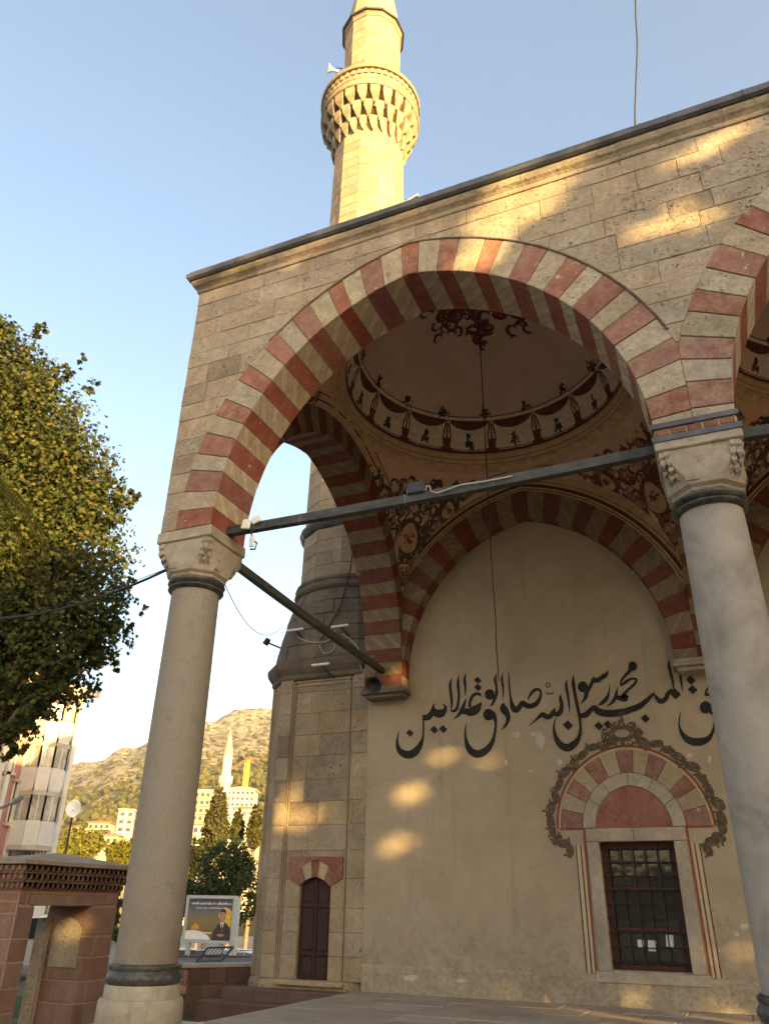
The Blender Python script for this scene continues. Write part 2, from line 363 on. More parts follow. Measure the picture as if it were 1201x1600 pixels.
def pieces(a, nL, nR, dropL=0, ndL=0, dropR=0, ndR=0, clip=(None, None), m=3):
    out = []                                 # (inner, outer)
    wob = {}
    def seg(side, f0, f1):
        def wb(f):
            k = (side, round(f, 4))
            if 0 < f < 1 and k not in wob: wob[k] = random.uniform(-.12, .12)/max(nL, nR)
            return f+wob.get(k, 0)
        f0, f1 = wb(f0), wb(f1)
        I = [a.pt(side, f0+(f1-f0)*j/m, 0) for j in range(m+1)]; O = [a.pt(side, f0+(f1-f0)*j/m, a.t) for j in range(m+1)]
        return I, [clip_pt(i, o, clip) for i, o in zip(I, O)]
    for k in range(ndL):
        z0, z1 = a.z0-dropL+dropL*k/ndL, a.z0-dropL+dropL*(k+1)/ndL; s = a.c-a.aL
        I = [(s, z0), (s, z1)]; out.append((I, [clip_pt(i, (i[0]-a.t, i[1]), clip) for i in I]))
    kL = int(nL)
    for k in range(kL): out.append(seg(-1, k/nL, (k+1)/nL))
    if nL > kL:
        I, O = seg(-1, kL/nL, 1); I2, O2 = seg(1, 1, int(nR)/nR); out.append((I+I2[1:], O+O2[1:]))
    for k in reversed(range(int(nR))): out.append(seg(1, (k+1)/nR, k/nR))
    for k in reversed(range(ndR)):
        z0, z1 = a.z0-dropR+dropR*k/ndR, a.z0-dropR+dropR*(k+1)/ndR; s = a.c+a.aR
        I = [(s, z1), (s, z0)]; out.append((I, [clip_pt(i, (i[0]+a.t, i[1]), clip) for i in I]))
    return out
def vouss_mesh(I, O, mp, d0, d1, mats, g=.004):
    # a wedge stone: joints opened by g, arrises worn by a small chamfer on the face
    mb = MB(); n = len(I); V = Vector
    I = [V(p) for p in I]; O = [V(p) for p in O]
    def tr(A):
        A = list(A); a, b = (A[1]-A[0]), (A[-2]-A[-1])
        if a.length > g*3: A[0] = A[0]+a.normalized()*g
        if b.length > g*3: A[-1] = A[-1]+b.normalized()*g
        return A
    I, O = tr(I), tr(O); arc = [0]
    for j in range(1, n): arc.append(arc[-1]+(I[j]-I[j-1]).length)
    mid = arc[-1]/2; P = lambda p, d: mp(p[0], d, p[1]); sg = 1 if d1 > d0 else -1; c = .010*sg
    Ii = [i+(o-i).normalized()*.008 if (o-i).length > .03 else i for i, o in zip(I, O)]
    Ii[0] = Ii[0]+(Ii[1]-Ii[0]).normalized()*.006; Ii[-1] = Ii[-1]+(Ii[-2]-Ii[-1]).normalized()*.006
    Oi = list(O); Oi[0] = O[0]+(O[1]-O[0])*min(.4, .006/max((O[1]-O[0]).length, 1e-4)); Oi[-1] = O[-1]+(O[-2]-O[-1])*min(.4, .006/max((O[-2]-O[-1]).length, 1e-4))
    for j in range(n-1):
        w0, w1 = (O[j]-I[j]).length, (O[j+1]-I[j+1]).length
        if w0+w1 > .01:
            fu = [(0, arc[j]-mid), (0, arc[j+1]-mid), (w1, arc[j+1]-mid), (w0, arc[j]-mid)]
            mb.quad(P(Ii[j], d0), P(Ii[j+1], d0), P(Oi[j+1], d0), P(Oi[j], d0), 1, fu)
            mb.quad(P(I[j], d1), P(I[j+1], d1), P(O[j+1], d1), P(O[j], d1), 1, fu)
            mb.quad(P(O[j], d0), P(O[j+1], d0), P(O[j+1], d1), P(O[j], d1), 1, fu)
        su = [(0, arc[j]-mid), (0, arc[j+1]-mid), (abs(d1-d0), arc[j+1]-mid), (abs(d1-d0), arc[j]-mid)]
        mb.quad(P(I[j], d0+c), P(I[j+1], d0+c), P(I[j+1], d1), P(I[j], d1), 0, su)
        mb.quad(P(Ii[j], d0), P(Ii[j+1], d0), P(I[j+1], d0+c), P(I[j], d0+c), 1)
    for j, jj in ((0, 0), (n-1, -1)):
        mb.quad(P(I[j], d0+c), P(O[j], d0+c), P(O[j], d1), P(I[j], d1), 1)
        mb.quad(P(Ii[j], d0), P(Oi[j], d0), P(O[j], d0+c), P(I[j], d0+c), 1)
    return mb
def core_mesh(a, mp, d0, d1, pcs, ins=.012):
    mb = MB(); sg = 1 if d1 > d0 else -1; pt = lambda p, d: mp(p[0], d, p[1])
    for I, O in pcs:
        for j in range(len(I)-1):
            i0, i1, o0, o1 = (Vector(q) for q in (I[j], I[j+1], O[j], O[j+1]))
            if (o0-i0).length > .03: i0 = i0+(o0-i0).normalized()*ins
            if (o1-i1).length > .03: i1 = i1+(o1-i1).normalized()*ins
            e0, e1 = d0+sg*ins, d1-sg*ins
            mb.quad(pt(i0, e0), pt(i1, e0), pt(o1, e0), pt(o0, e0)); mb.quad(pt(i0, e0), pt(i1, e0), pt(i1, e1), pt(i0, e1)); mb.quad(pt(i0, e1), pt(i1, e1), pt(o1, e1), pt(o0, e1))
    return mb
def build_arch(parent, name, a, mp, d0, d1, pcs, redfirst=True, face=('fred', 'fwhite'), jit=.007, sof=('vred', 'vwhite')):
    arch = obj(name, core_mesh(a, mp, d0, d1, pcs), M['mortar'], parent)
    for k, (I, O) in enumerate(pcs):
        red = (k % 2 == 0) == redfirst; j = random.uniform(-jit, jit*.3)
        fm = face[0] if red else face[1]
        if red and face[0] == 'fred' and random.random() < .25: fm = 'wred'
        obj('voussoir', vouss_mesh(I, O, mp, d0+j, d1, None), [M[sof[0] if red else sof[1]], M[fm]], arch)
    return arch

portico = thing('mosque_portico', 'stone mosque portico with red and white striped pointed arches', 'portico', (0, 0, 0))
T = .53
FA = [Arch(L/2, L/2-W, L/2-W, ZS, 3.185, T), Arch(L*1.5, L/2-W, L/2-W, ZS, 3.185, T)]
P1 = pieces(FA[0], 18.5, 17.5, clip=(None, L-.003)); P2 = pieces(FA[1], 17.5, 18.5, clip=(L+.003, 2*L))
build_arch(portico, 'front_arch', FA[0], FR, -W, W, P1)
# the springer blocks over the middle column are shared: start white
build_arch(portico, 'front_arch', FA[1], FR, -W, W, P2, redfirst=False)
# side arch towards the minaret, transverse arch, wall arches
SA = Arch((W+5.98)/2, (5.98-W)/2, (5.98-W)/2, ZS, 3.2, T)
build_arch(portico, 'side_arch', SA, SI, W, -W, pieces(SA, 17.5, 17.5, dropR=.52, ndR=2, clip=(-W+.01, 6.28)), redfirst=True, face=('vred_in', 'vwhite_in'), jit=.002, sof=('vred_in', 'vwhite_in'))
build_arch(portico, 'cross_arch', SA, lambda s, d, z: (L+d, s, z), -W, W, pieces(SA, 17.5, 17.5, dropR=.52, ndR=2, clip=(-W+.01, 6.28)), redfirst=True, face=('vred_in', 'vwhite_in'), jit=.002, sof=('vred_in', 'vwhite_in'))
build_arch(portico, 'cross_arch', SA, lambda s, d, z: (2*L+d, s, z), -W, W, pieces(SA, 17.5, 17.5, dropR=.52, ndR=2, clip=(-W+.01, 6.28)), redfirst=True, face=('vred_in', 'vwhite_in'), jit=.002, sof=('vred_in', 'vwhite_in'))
WA = []
for k in range(2):
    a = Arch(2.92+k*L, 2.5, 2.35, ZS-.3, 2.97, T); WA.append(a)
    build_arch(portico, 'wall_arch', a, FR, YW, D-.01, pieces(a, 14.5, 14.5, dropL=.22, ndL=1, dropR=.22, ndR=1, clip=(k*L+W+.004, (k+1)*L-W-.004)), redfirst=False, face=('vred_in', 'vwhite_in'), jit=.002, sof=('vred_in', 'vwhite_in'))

# painted mouldings round the wall arches
for k, a in enumerate(WA):
    mb = MB(); lo, hi = k*L+W+.005, (k+1)*L-W-.005
    for q0, q1, m, o in ((T+.004, T+.60, 0, .003), (T+.03, T+.05, 1, .006), (T+.09, T+.155, 1, .006), (T+.21, T+.225, 1, .006)):
        for sd in (-1, 1):
            pr = None
            for i in range(33):
                f = i/32; I, O = a.pt(sd, f, q0), a.pt(sd, f, q1)
                if not (lo <= I[0] <= hi) or I[1] > 9.4: pr = None; continue
                O = clip_pt(I, O, (lo, hi)); O = (O[0], min(O[1], 9.45))
                if pr: mb.quad((pr[0][0], YW-o, pr[0][1]), (I[0], YW-o, I[1]), (O[0], YW-o, O[1]), (pr[1][0], YW-o, pr[1][1]), m)
                pr = (I, O)
    obj('painted_moulding', mb, [M['ochre'], M['umber']], portico)
# ---- ashlar of the facade, clipped to the arches
def block_mesh(left, right, mp, d0, back, c=.0045):
    ring = [(x, z) for x, z in right]+[(x, z) for x, z in reversed(left)]
    pts = []
    for p in ring:
        if not pts or (Vector(p)-Vector(pts[-1])).length > .004: pts.append(p)
    if (Vector(pts[0])-Vector(pts[-1])).length < .004: pts.pop()
    if len(pts) < 3: return None
    n = len(pts); ins = []
    for i in range(n):
        p, a, b = Vector(pts[i]), Vector(pts[i-1]), Vector(pts[(i+1) % n])
        e1 = (p-a).normalized(); e2 = (b-p).normalized(); nn = Vector((-(e1.y+e2.y), e1.x+e2.x))
        if nn.length < 1e-4: nn = Vector((-e1.y, e1.x))
        ins.append(p+nn.normalized()*c*random.uniform(.8, 1.7))
    sg = 1 if back > d0 else -1
    mb = MB(); mb.loft([[mp(x, back, z) for x, z in pts], [mp(x, d0+c*sg, z) for x, z in pts], [mp(p[0], d0, p[1]) for p in ins]], True)
    return mb
def ashlar_rows(parent, name, mp, rows, bounds, d0, back, mat, bl=(.45, 1.0), proud=.008, g=.0022, brk=True, skip=None):
    # bounds: list of (lf, rf) giving the solid stretches at height z
    for z0, z1 in rows:
        zz = [z0+g+(z1-z0-2*g)*j/4 for j in range(5)]
        ivs = []
        for lf, rf in bounds:
            if ivs and min(lf(z)-ivs[-1][1](z) for z in zz) < .02 and abs(lf(z0)-ivs[-1][1](z0)) < .05: ivs[-1] = (ivs[-1][0], rf)
            else: ivs.append((lf, rf))
        for lf, rf in ivs:
            xa, xb = min(lf(z) for z in zz), max(rf(z) for z in zz)
            br = [xa]
            while brk:
                nx = br[-1]+random.uniform(*bl)*(.55 if len(br) == 1 and random.random() < .5 else 1)
                if nx > xb-.35: break
                br.append(nx)
            br.append(xb)
            for b0, b1 in zip(br, br[1:]):
                lf2 = [max(lf(z)+(g if b0 == xa else 0), b0+(g if b0 != xa else 0)) for z in zz]
                rf2 = [min(rf(z)-(g if b1 == xb else 0), b1-(g if b1 != xb else 0)) for z in zz]
                if max(r-l for l, r in zip(lf2, rf2)) < .05: continue
                rf2 = [max(l+.0005, r) for l, r in zip(lf2, rf2)]
                if skip and skip((b0+b1)/2, (z0+z1)/2): continue
                mb = block_mesh(list(zip(lf2, zz)), list(zip(rf2, zz)), mp, d0-(random.uniform(-.002, proud) if back > d0 else -random.uniform(-.002, proud)), back)
                if mb: obj(name, mb, mat(b0, z0) if callable(mat) else mat, parent)
def core_rows(mb, mp, z0, z1, n, bounds, d0, d1):
    for i in range(n):
        za, zb = z0+(z1-z0)*i/n, z0+(z1-z0)*(i+1)/n
        for lf, rf in bounds:
            a0, a1, b0, b1 = lf(za), lf(zb), rf(za), rf(zb)
            if b0-a0 < .003 and b1-a1 < .003: continue
            q = [(a0, za), (b0, za), (b1, zb), (a1, zb)]
            A = [mp(s, d0, z) for s, z in q]; B = [mp(s, d1, z) for s, z in q]
            mb.quad(*A); mb.quad(*B); mb.quad(A[0], A[3], B[3], B[0]); mb.quad(A[1], A[2], B[2], B[1]); mb.quad(A[0], A[1], B[1], B[0])
ZT = 9.50
rows = []; z = ZS+.004
while z < ZT-.18:
    h = random.uniform(.24, .33); h = h if z+h < ZT-.2 else ZT-z; rows.append((z, z+h)); z += h
fb = [(lambda z: -W, lambda z: FA[0].bound(-1, z, T)), (lambda z: FA[0].bound(1, z, T), lambda z: FA[1].bound(-1, z, T)), (lambda z: FA[1].bound(1, z, T), lambda z: X1)]
def fb1r(z): return min(max(FA[0].bound(1, z, T), 0), L)
def fb2l(z): return max(FA[1].bound(-1, z, T), L)
fb[1] = (fb1r, fb2l)
mb = MB(); core_rows(mb, FR, ZS, 9.62, 40, [(lambda z: -W+.012, fb[0][1]), fb[1], fb[2]], -W+.014, W)
obj('wall_core', mb, M['mortar'], portico)
ashlar_rows(portico, 'ashlar_block', FR, rows, fb, -W, -W+.07, lambda x, z: M['ashlar_grey' if random.random() < .07 else 'ashlar'], skip=lambda x, z: x > 9.4)
mb = MB(); mb.box((9.2, -W-.004, ZS+.1), (X1, -W+.05, ZT)); 
# side walls over the arches
sb = [(lambda z: -W+.02, lambda z: SA.bound(-1, z, T)), (lambda z: min(SA.bound(1, z, T), 6.28), lambda z: 6.29)]
mb = MB()
for xo in (0, L, 2*L): core_rows(mb, (lambda xo: lambda s, d, z: (xo+d, s, z))(xo), ZS, 9.62, 30, sb, -W+.015, W-.004)
for k in range(2): core_rows(mb, FR, WA[k].z0, 9.62, 30, [((lambda k: lambda z: k*L+W+.006)(k), (lambda k: lambda z: max(WA[k].bound(-1, z, T), k*L+W+.006))(k)), ((lambda k: lambda z: min(WA[k].bound(1, z, T), (k+1)*L-W-.006))(k), (lambda k: lambda z: (k+1)*L-W-.006)(k))], YW+.004, D-.012)
obj('wall_core', mb, M['mortar'], portico)
# end face stones towards the left (the corner seen edge-on)
mb = MB()
for z0, z1 in rows: mb.box((-W-.004, -W+.075, z0+.003), (-W+.02, .55, z1-.003))
obj('quoin', mb, M['ashlar'], portico)
# dark drip line on the extrados
mb = MB(); pts = [FA[0].pt(-1, f, T+.012) for f in [i/16 for i in range(9, 17)]]+[FA[0].pt(1, f, T+.012) for f in [1-i/20 for i in range(1, 17)]]
mb.tube([(x, -W-.006+random.uniform(-.004, .004), z) for x, z in pts if x < L-.02], .016, 6); obj('drip_mould', mb, M['soot'], portico)

# ---- cornice: moulded stones and lead sheet, returning round the left corner
CPROF = [(-.02, 9.475), (.02, 9.485), (.03, 9.51), (.03, 9.545), (.055, 9.575), (.085, 9.60), (.105, 9.65), (.105, 9.69), (-.02, 9.69)]
LPROF = [(-.1, 9.694), (.13, 9.694), (.165, 9.72), (.17, 9.79), (.15, 9.80), (.13, 9.86), (-.1, 9.90)]
def sweep(prof, x0, x1, mitre=False):
    r0 = [((-W-o) if mitre else x0, -W-o, z) for o, z in prof]; return [r0, [(x1, -W-o, z) for o, z in prof]]
corn = obj('cornice', (lambda m: (m.loft(sweep([(o-.012, z) for o, z in CPROF], -W, X1, True)), m)[1])(MB()), M['mortar'], portico)
x = -W; first = True
while x < X1:
    nx = min(X1, x+random.uniform(.9, 1.5)); mb = MB(); j = random.uniform(-.004, .004)
    mb.loft(sweep([(o+j, z+j*.5) for o, z in CPROF], x+.003, nx-.003, first)); obj('cornice_stone', mb, M['ashlar'] if not first else M['soot'], corn); x = nx; first = False
y = -W; first = True
while y < 6.2:
    ny = min(6.25, y+random.uniform(.9, 1.5)); mb = MB()
    mb.loft([[(-W-o, (-W-o+.002) if first else y+.003, z) for o, z in CPROF], [(-W-o, ny-.003, z) for o, z in CPROF]]); obj('cornice_stone', mb, M['ashlar'], corn); y = ny; first = False
mb = MB(); mb.loft(sweep(LPROF, -W, X1, True)); mb.loft([[(-W-o, -W-o, z) for o, z in LPROF], [(-W-o, 6.25, z) for o, z in LPROF]])
lead = obj('lead_capping', mb, M['lead'], portico)
for k in range(11):
    mb = MB(); xx = .35+k*1.15
    mb.loft([[(xx-.012, -W-o-.008, z) for o, z in LPROF[1:]], [(xx+.012, -W-o-.008, z) for o, z in LPROF[1:]]]); obj('seam', mb, M['lead'], lead)
# ---- corbels on the wall
for k in range(3):
    mb = MB(); c = k*L; x0, x1 = (-W-.03 if k == 0 else c-.78), (c+.45)
    for j, (o, za, zb) in enumerate(((0, 4.93, 5.0), (.03, 4.87, 4.93), (-.04, 4.80, 4.87))): mb.cbox((x0-o, 5.95-o, za), (x1+o, D-.005, zb), .012)
    obj('corbel', mb, M['soot'] if k == 0 else M['marble'], portico)

# ================================================================== domes
HX, HY = L/2-W, (YW-W)/2; BC = (L/2, W+HY); RR, ZR = 2.6, 9.1
SC = 6.209; RS2 = RR*RR+(ZR-SC)**2; RS = math.sqrt(RS2)
def sph(px, py, ins=0.0):                    # pendentive sphere above plan offset px, py
    r = RS-ins; return (BC[0]+px, BC[1]+py, SC+math.sqrt(max(0, r*r-px*px-py*py)))
def pend_pt(phi, z, ins=0.0):
    rho = math.sqrt(max(0, RS2-(z-SC)**2))-ins; return (BC[0]+rho*math.cos(phi), BC[1]+rho*math.sin(phi), z)
def zlow(phi):
    rm = min(HX/max(abs(math.cos(phi)), 1e-6), HY/max(abs(math.sin(phi)), 1e-6))
    return min(ZR, SC+math.sqrt(max(0, RS2-rm*rm)))
def catmull(pts, n=5):
    out = []; k = len(pts)
    for i in range(k-1):
        p = [pts[max(i-1, 0)], pts[i], pts[i+1], pts[min(i+2, k-1)]]
        for j in range(n):
            t = j/n; out.append(tuple(.5*(2*b+(c-a)*t+(2*a-5*b+4*c-d)*t*t+(3*b-a-3*c+d)*t**3) for a, b, c, d in zip(*p)))
    out.append(tuple(pts[-1])); return out
def ribbon(mb, pts, mp, m=0, n=5):           # pts (u, v, width); mp maps u, v to space
    q = catmull(pts, n) if n > 1 else pts; Lf, Rt = [], []
    for i, (u, v, w) in enumerate(q):
        a, b = q[max(i-1, 0)], q[min(i+1, len(q)-1)]; d = Vector((b[0]-a[0], b[1]-a[1]))
        if d.length < 1e-9: d = Vector((1, 0))
        d.normalize(); w = max(w, .0005)/2; Lf.append(mp(u-d.y*w, v+d.x*w)); Rt.append(mp(u+d.y*w, v-d.x*w))
    n0 = len(mb.v); mb.v += [tuple(p) for pr in zip(Lf, Rt) for p in pr]
    for i in range(len(q)-1): k = n0+2*i; mb.f.append((k, k+1, k+3, k+2)); mb.m.append(m)
def disc(mb, u, v, r, mp, m=0, n=12, ry=None, rot=0):
    ry = ry or r; ca, sa = math.cos(rot), math.sin(rot)
    mb.poly([mp(u+r*math.cos(2*PI*i/n)*ca-ry*math.sin(2*PI*i/n)*sa, v+r*math.cos(2*PI*i/n)*sa+ry*math.sin(2*PI*i/n)*ca) for i in range(n)], m)
def leafspray(mb, u, v, size, mp, m, k, rs, big=1.0):
    for _ in range(k):
        a = rs.uniform(0, 2*PI); r = rs.uniform(.15, 1)*size; s = size*rs.uniform(.16, .34)*big
        disc(mb, u+r*math.cos(a), v+r*math.sin(a), s, mp, m, 5, s*.5, a)
        if rs.random() < .5: ribbon(mb, [(u, v, size*.06), (u+r*math.cos(a), v+r*math.sin(a), size*.06)], mp, m, 1)
def scroll(mb, u, v, s, a, fl, mp, m, rs):
    pts = []
    for i in range(9):
        t = i/8; r = s*(1-.78*t); th = a+fl*t*4.6; pts.append((u+r*math.cos(th), v+r*math.sin(th), s*(.12+.40*math.sin(PI*min(1, t*1.1+.08)))))
    ribbon(mb, pts, mp, m, 2)
    for i in (1, 3): p = pts[i]; disc(mb, p[0]+(p[0]-u)*.25, p[1]+(p[1]-v)*.25, s*.22, mp, m, 6, s*.13, a+i)
def build_bay_dome(parent):
    parts = []
    for q in range(4):
        f0 = math.atan2(HY*(1 if q < 2 else -1), HX*(1 if q in (0, 3) else -1)); mb = MB(); N, K = 26, 12; g = []
        aa, bb = q*PI/2, (q+1)*PI/2
        for i in range(N+1):
            ph = aa+(bb-aa)*i/N; zl = zlow(ph); g.append([pend_pt(ph, zl+(ZR-zl)*j/K) for j in range(K+1)])
        mb.loft(g, False, 0, False)
        pe = obj('pendentive', mb, M['pend'], parent, True); parts.append(pe)
        # painted border lines along both arches
        mb = MB()
        for d0, d1, m in ((.015, .075, 0), (.085, .105, 1), (.125, .17, 0), (.18, .195, 1)):
            for ax in (0, 1):
                h, o = (HX, HY) if ax == 0 else (HY, HX); sx = 1 if q in (0, 3) else -1; sy = 1 if q < 2 else -1; prev = None
                for i in range(31):
                    t = (o-(d1 if ax else d0))*i/30
                    pr = []
                    for dd in (d0, d1):
                        px, py = (sx*(h-dd), sy*t) if ax == 0 else (sx*t, sy*(h-dd)); pr.append(sph(px, py, .006))
                    if prev and pr[0][2] < ZR+.03 and prev[0][2] < ZR+.03: mb.quad(prev[0], prev[1], pr[1], pr[0], m)
                    prev = pr
        obj('painted_border', mb, [M['ochre'], M['umber']], pe)
        # rococo cartouche
        rs = random.Random(40+q); mb = MB(); zb = zlow(f0)
        def mp(u, v, ins=.008, f0=f0, zb=zb):
            z = zb+v; rho = math.sqrt(max(.01, RS2-(z-SC)**2)); return pend_pt(f0+u/rho, z, ins)
        half = lambda v: max(.0, .80*v-.16) if v < 1.2 else .80+ (v-1.2)*.62
        scm = 0
        med = [(0, 1.15, .22, .30), (-.72, 1.72, .15, .18), (.72, 1.72, .15, .18)]
        for u, v, rx, ry in med:
            disc(mb, u, v, rx, mp, 1, 20, ry)
            ringp = [(u+rx*1.08*math.cos(t), v+ry*1.08*math.sin(t), .09+.03*math.sin(3*t)) for t in [2*PI*i/16 for i in range(17)]]
            ribbon(mb, ringp, lambda a, b: mp(a, b, .012), scm, 2)
            leafspray(mb, u, v, rx*.55, lambda a, b: mp(a, b, .034), 2, 26, rs)
        disc(mb, 0, .62, .22, mp, 1, 12, .10)
        cnt = 0
        while cnt < 150:
            v = rs.uniform(.34, 2.12); hw = half(v)*.86
            u = rs.uniform(-hw, hw); s = rs.uniform(.08, .14)
            if v > 1.95 and abs(u) < .0: continue
            if any(((u-a)/(rx+s*.4))**2+((v-b)/(ry+s*.4))**2 < 1 for a, b, rx, ry in med): continue
            scroll(mb, u, v, s, rs.uniform(0, 2*PI), rs.choice((-1, 1)), lambda a, b: mp(a, b, .010), scm, rs); cnt += 1
        for _ in range(90):
            v = rs.uniform(.34, 2.1); u = rs.uniform(-1, 1)*half(v)*.84; s = rs.uniform(.05, .10)
            if any(((u-a)/(rx+s*.4))**2+((v-b)/(ry+s*.4))**2 < 1 for a, b, rx, ry in med): continue
            scroll(mb, u, v, s, rs.uniform(0, 2*PI), rs.choice((-1, 1)), lambda a, b: mp(a, b, .013), 3, rs)
        ribbon(mb, [(0, .2, .03), (.02, .34, .12), (-.02, .48, .2), (0, .6, .06)], mp, scm, 3)
        scrollm = M['slate'] if q in (1, 3) else M['maroon']
        obj('painted_cartouche', mb, [scrollm, M['ochre'], M['maroon'], M['scroll_light']], pe)
    mb = MB(); mb.lathe([(2.64, 9.06), (2.60, 9.07), (2.585, 9.12), (2.55, 9.15), (2.50, 9.165), (2.475, 9.21), (2.44, 9.235), (2.42, 9.29), (2.395, 9.305), (2.39, 9.38)], 96, BC, 0, False)
    ring = obj('dome_ring', mb, M['ochre'], parent, True); parts.append(ring)
    mb = MB(); rs = random.Random(5)
    for k in range(44):
        ph = 2*PI*k/44
        def mpr(u, v, ph=ph): r = 2.535-v*.9; return (BC[0]+(r-.006)*math.cos(ph+u/2.5), BC[1]+(r-.006)*math.sin(ph+u/2.5), 9.151+v*.35)
        leafspray(mb, 0, .02, .05, mpr, 0, 6, rs); ribbon(mb, [(-.13, .02, .006), (.13, .02, .006)], mpr, 0, 1)
    for r, z, w in ((2.606, 9.085, .014), (2.478, 9.19, .010), (2.43, 9.262, .012)):
        mb.loft([[(BC[0]+(r-.008)*math.cos(2*PI*i/96), BC[1]+(r-.008)*math.sin(2*PI*i/96), z-w/2) for i in range(97)], [(BC[0]+(r-.008)*math.cos(2*PI*i/96), BC[1]+(r-.008)*math.sin(2*PI*i/96), z+w/2) for i in range(97)]], False, 0, False)
    obj('painted_garland', mb, M['umber'], ring)
    DZ, DR = 9.1, math.hypot(2.39, .28)
    prof = []
    for i in range(25):
        th = math.asin(.28/DR)+(PI/2-math.asin(.28/DR))*i/24; prof.append((max(.01, DR*math.cos(th)), DZ+DR*math.sin(th)))
    mb = MB(); mb.lathe(prof, 96, BC, 0, False); dome = obj('dome', mb, M['domeplaster'], parent, True); parts.append(dome)
    t0 = math.asin(.28/DR)
    def dpt(ph, s, ins): th = t0+s/DR; r = DR-ins; return (BC[0]+r*math.cos(th)*math.cos(ph), BC[1]+r*math.cos(th)*math.sin(ph), DZ+r*math.sin(th))
    mb = MB()                                # crimson ground of the drapery band and its edge lines
    for s0, s1, ins, m in ((.0, .70, .006, 0), (.70, .765, .006, 1), (.765, .785, .008, 2)):
        for j in range(max(1, int((s1-s0)/.1))):
            n = max(1, int((s1-s0)/.1)); a, b = s0+(s1-s0)*j/n, s0+(s1-s0)*(j+1)/n
            mb.loft([[dpt(2*PI*i/96, a, ins) for i in range(97)], [dpt(2*PI*i/96, b, ins) for i in range(97)]], False, m, False)
    obj('painted_band', mb, [M['crim'], M['cream'], M['umber']], dome)
    NP = 16; rs = random.Random(11)
    for k in range(NP):
        ph = math.radians(102-11.25+22.5*k)
        def mpd(u, s, ins=.014, ph=ph): return dpt(ph+u/2.3, s*1.49, ins)
        mb = MB(); top = [(-.41+.82*i/12, .44-.105*math.sin(PI*i/12)**.7) for i in range(13)]
        bot = [(.37, .3), (.365, .2), (.385, .09), (.33, .045), (.15, .035), (0, .04), (-.15, .035), (-.33, .045), (-.385, .09), (-.365, .2), (-.37, .3)]
        ctr = (0, .16); ring_ = top+bot
        for i in range(len(ring_)): mb.poly([mpd(*ctr), mpd(*ring_[i]), mpd(*ring_[(i+1) % len(ring_)])], 0)
        for sx in (-1, 1):
            mb.poly([mpd(sx*.44, .42), mpd(sx*.385, .22), mpd(sx*.43, .21)], 0)
            for i in range(5): ribbon(mb, [(sx*.37, .36-.055*i, .004), (sx*.29, .31-.055*i, .007), (sx*.22, .30-.05*i, .003)], lambda a, b: mpd(a, b, .017), 1, 2)
        ribbon(mb, [(-.38, .075, .012), (-.32, .062, .012), (-.15, .052, .012), (0, .055, .012), (.15, .052, .012), (.32, .062, .012), (.38, .075, .012)], lambda a, b: mpd(a, b, .018), 1, 2)
        mm = 2 if k % 2 else 1
        leafspray(mb, 0, .165, .10, lambda a, b: mpd(a*1.5, b, .019), mm, 34, rs, 1.25)
        for i in range(10): leafspray(mb, -.36+.08*i, .45-.06*math.sin(PI*i/9), .02, lambda a, b: mpd(a, b, .012), 3, 4, rs)
        disc(mb, .44, .455, .035, lambda a, b: mpd(a, b, .02), 0, 10); disc(mb, .44, .455, .018, lambda a, b: mpd(a, b, .022), 1, 8)
        leafspray(mb, .44, .57, .08, lambda a, b: mpd(a*1.3, b, .02), 1, 20, rs, 1.3); ribbon(mb, [(.44, .49, .014), (.44, .6, .01)], lambda a, b: mpd(a, b, .02), 1, 1)
        obj('painted_drape', mb, [M['cream'], M['umber'], M['green'], M['maroon']], dome)
    mb = MB(); rs = random.Random(23)        # crown rosette
    def mpc(u, v, ins=.01): r = math.hypot(u, v); ph = math.atan2(v, u); return dpt(ph, (PI/2-t0)*DR-r, ins)
    for k in range(8):
        a = 2*PI*k/8+.2
        for j in range(34): rr = rs.uniform(.15, 1.15); ww = a+rs.uniform(-.39, .39)*(1 if rr < .8 else .6); scroll(mb, rr*math.cos(ww), rr*math.sin(ww), rs.uniform(.10, .18), rs.uniform(0, 6), rs.choice((-1, 1)), mpc, 0, rs)
        scroll(mb, 1.25*math.cos(a), 1.25*math.sin(a), .13, a, 1, mpc, 0, rs)
    obj('painted_rosette', mb, M['maroon'], dome, kind='stuff')
    mb = MB(); mb.lathe([(2.72, 9.5)]+[(r+.16*math.sin(0)+.14, z+.14) for r, z in prof[2:]], 48, BC, 0, False); parts.append(obj('dome_roof', mb, M['lead'], parent, True))
    # flat roof round the dome
    mb = MB(); n = 64; hx, hy = L/2+.01, 3.55; c2 = (BC[0], 3.17); inn, out = [], []
    for i in range(n):
        ph = 2*PI*(i+.5)/n; inn.append((BC[0]+2.6*math.cos(ph), BC[1]+2.6*math.sin(ph), 9.60)); k = min(hx/max(abs(math.cos(ph)), 1e-6), hy/max(abs(math.sin(ph)), 1e-6)); out.append((c2[0]+k*math.cos(ph), c2[1]+k*math.sin(ph), 9.60))
    mb.loft([inn, out], False); parts.append(obj('roof', mb, M['lead'], parent))
    return parts
bay = build_bay_dome(portico)
for o in bay: move_copy(o, (L, 0, 0), portico)
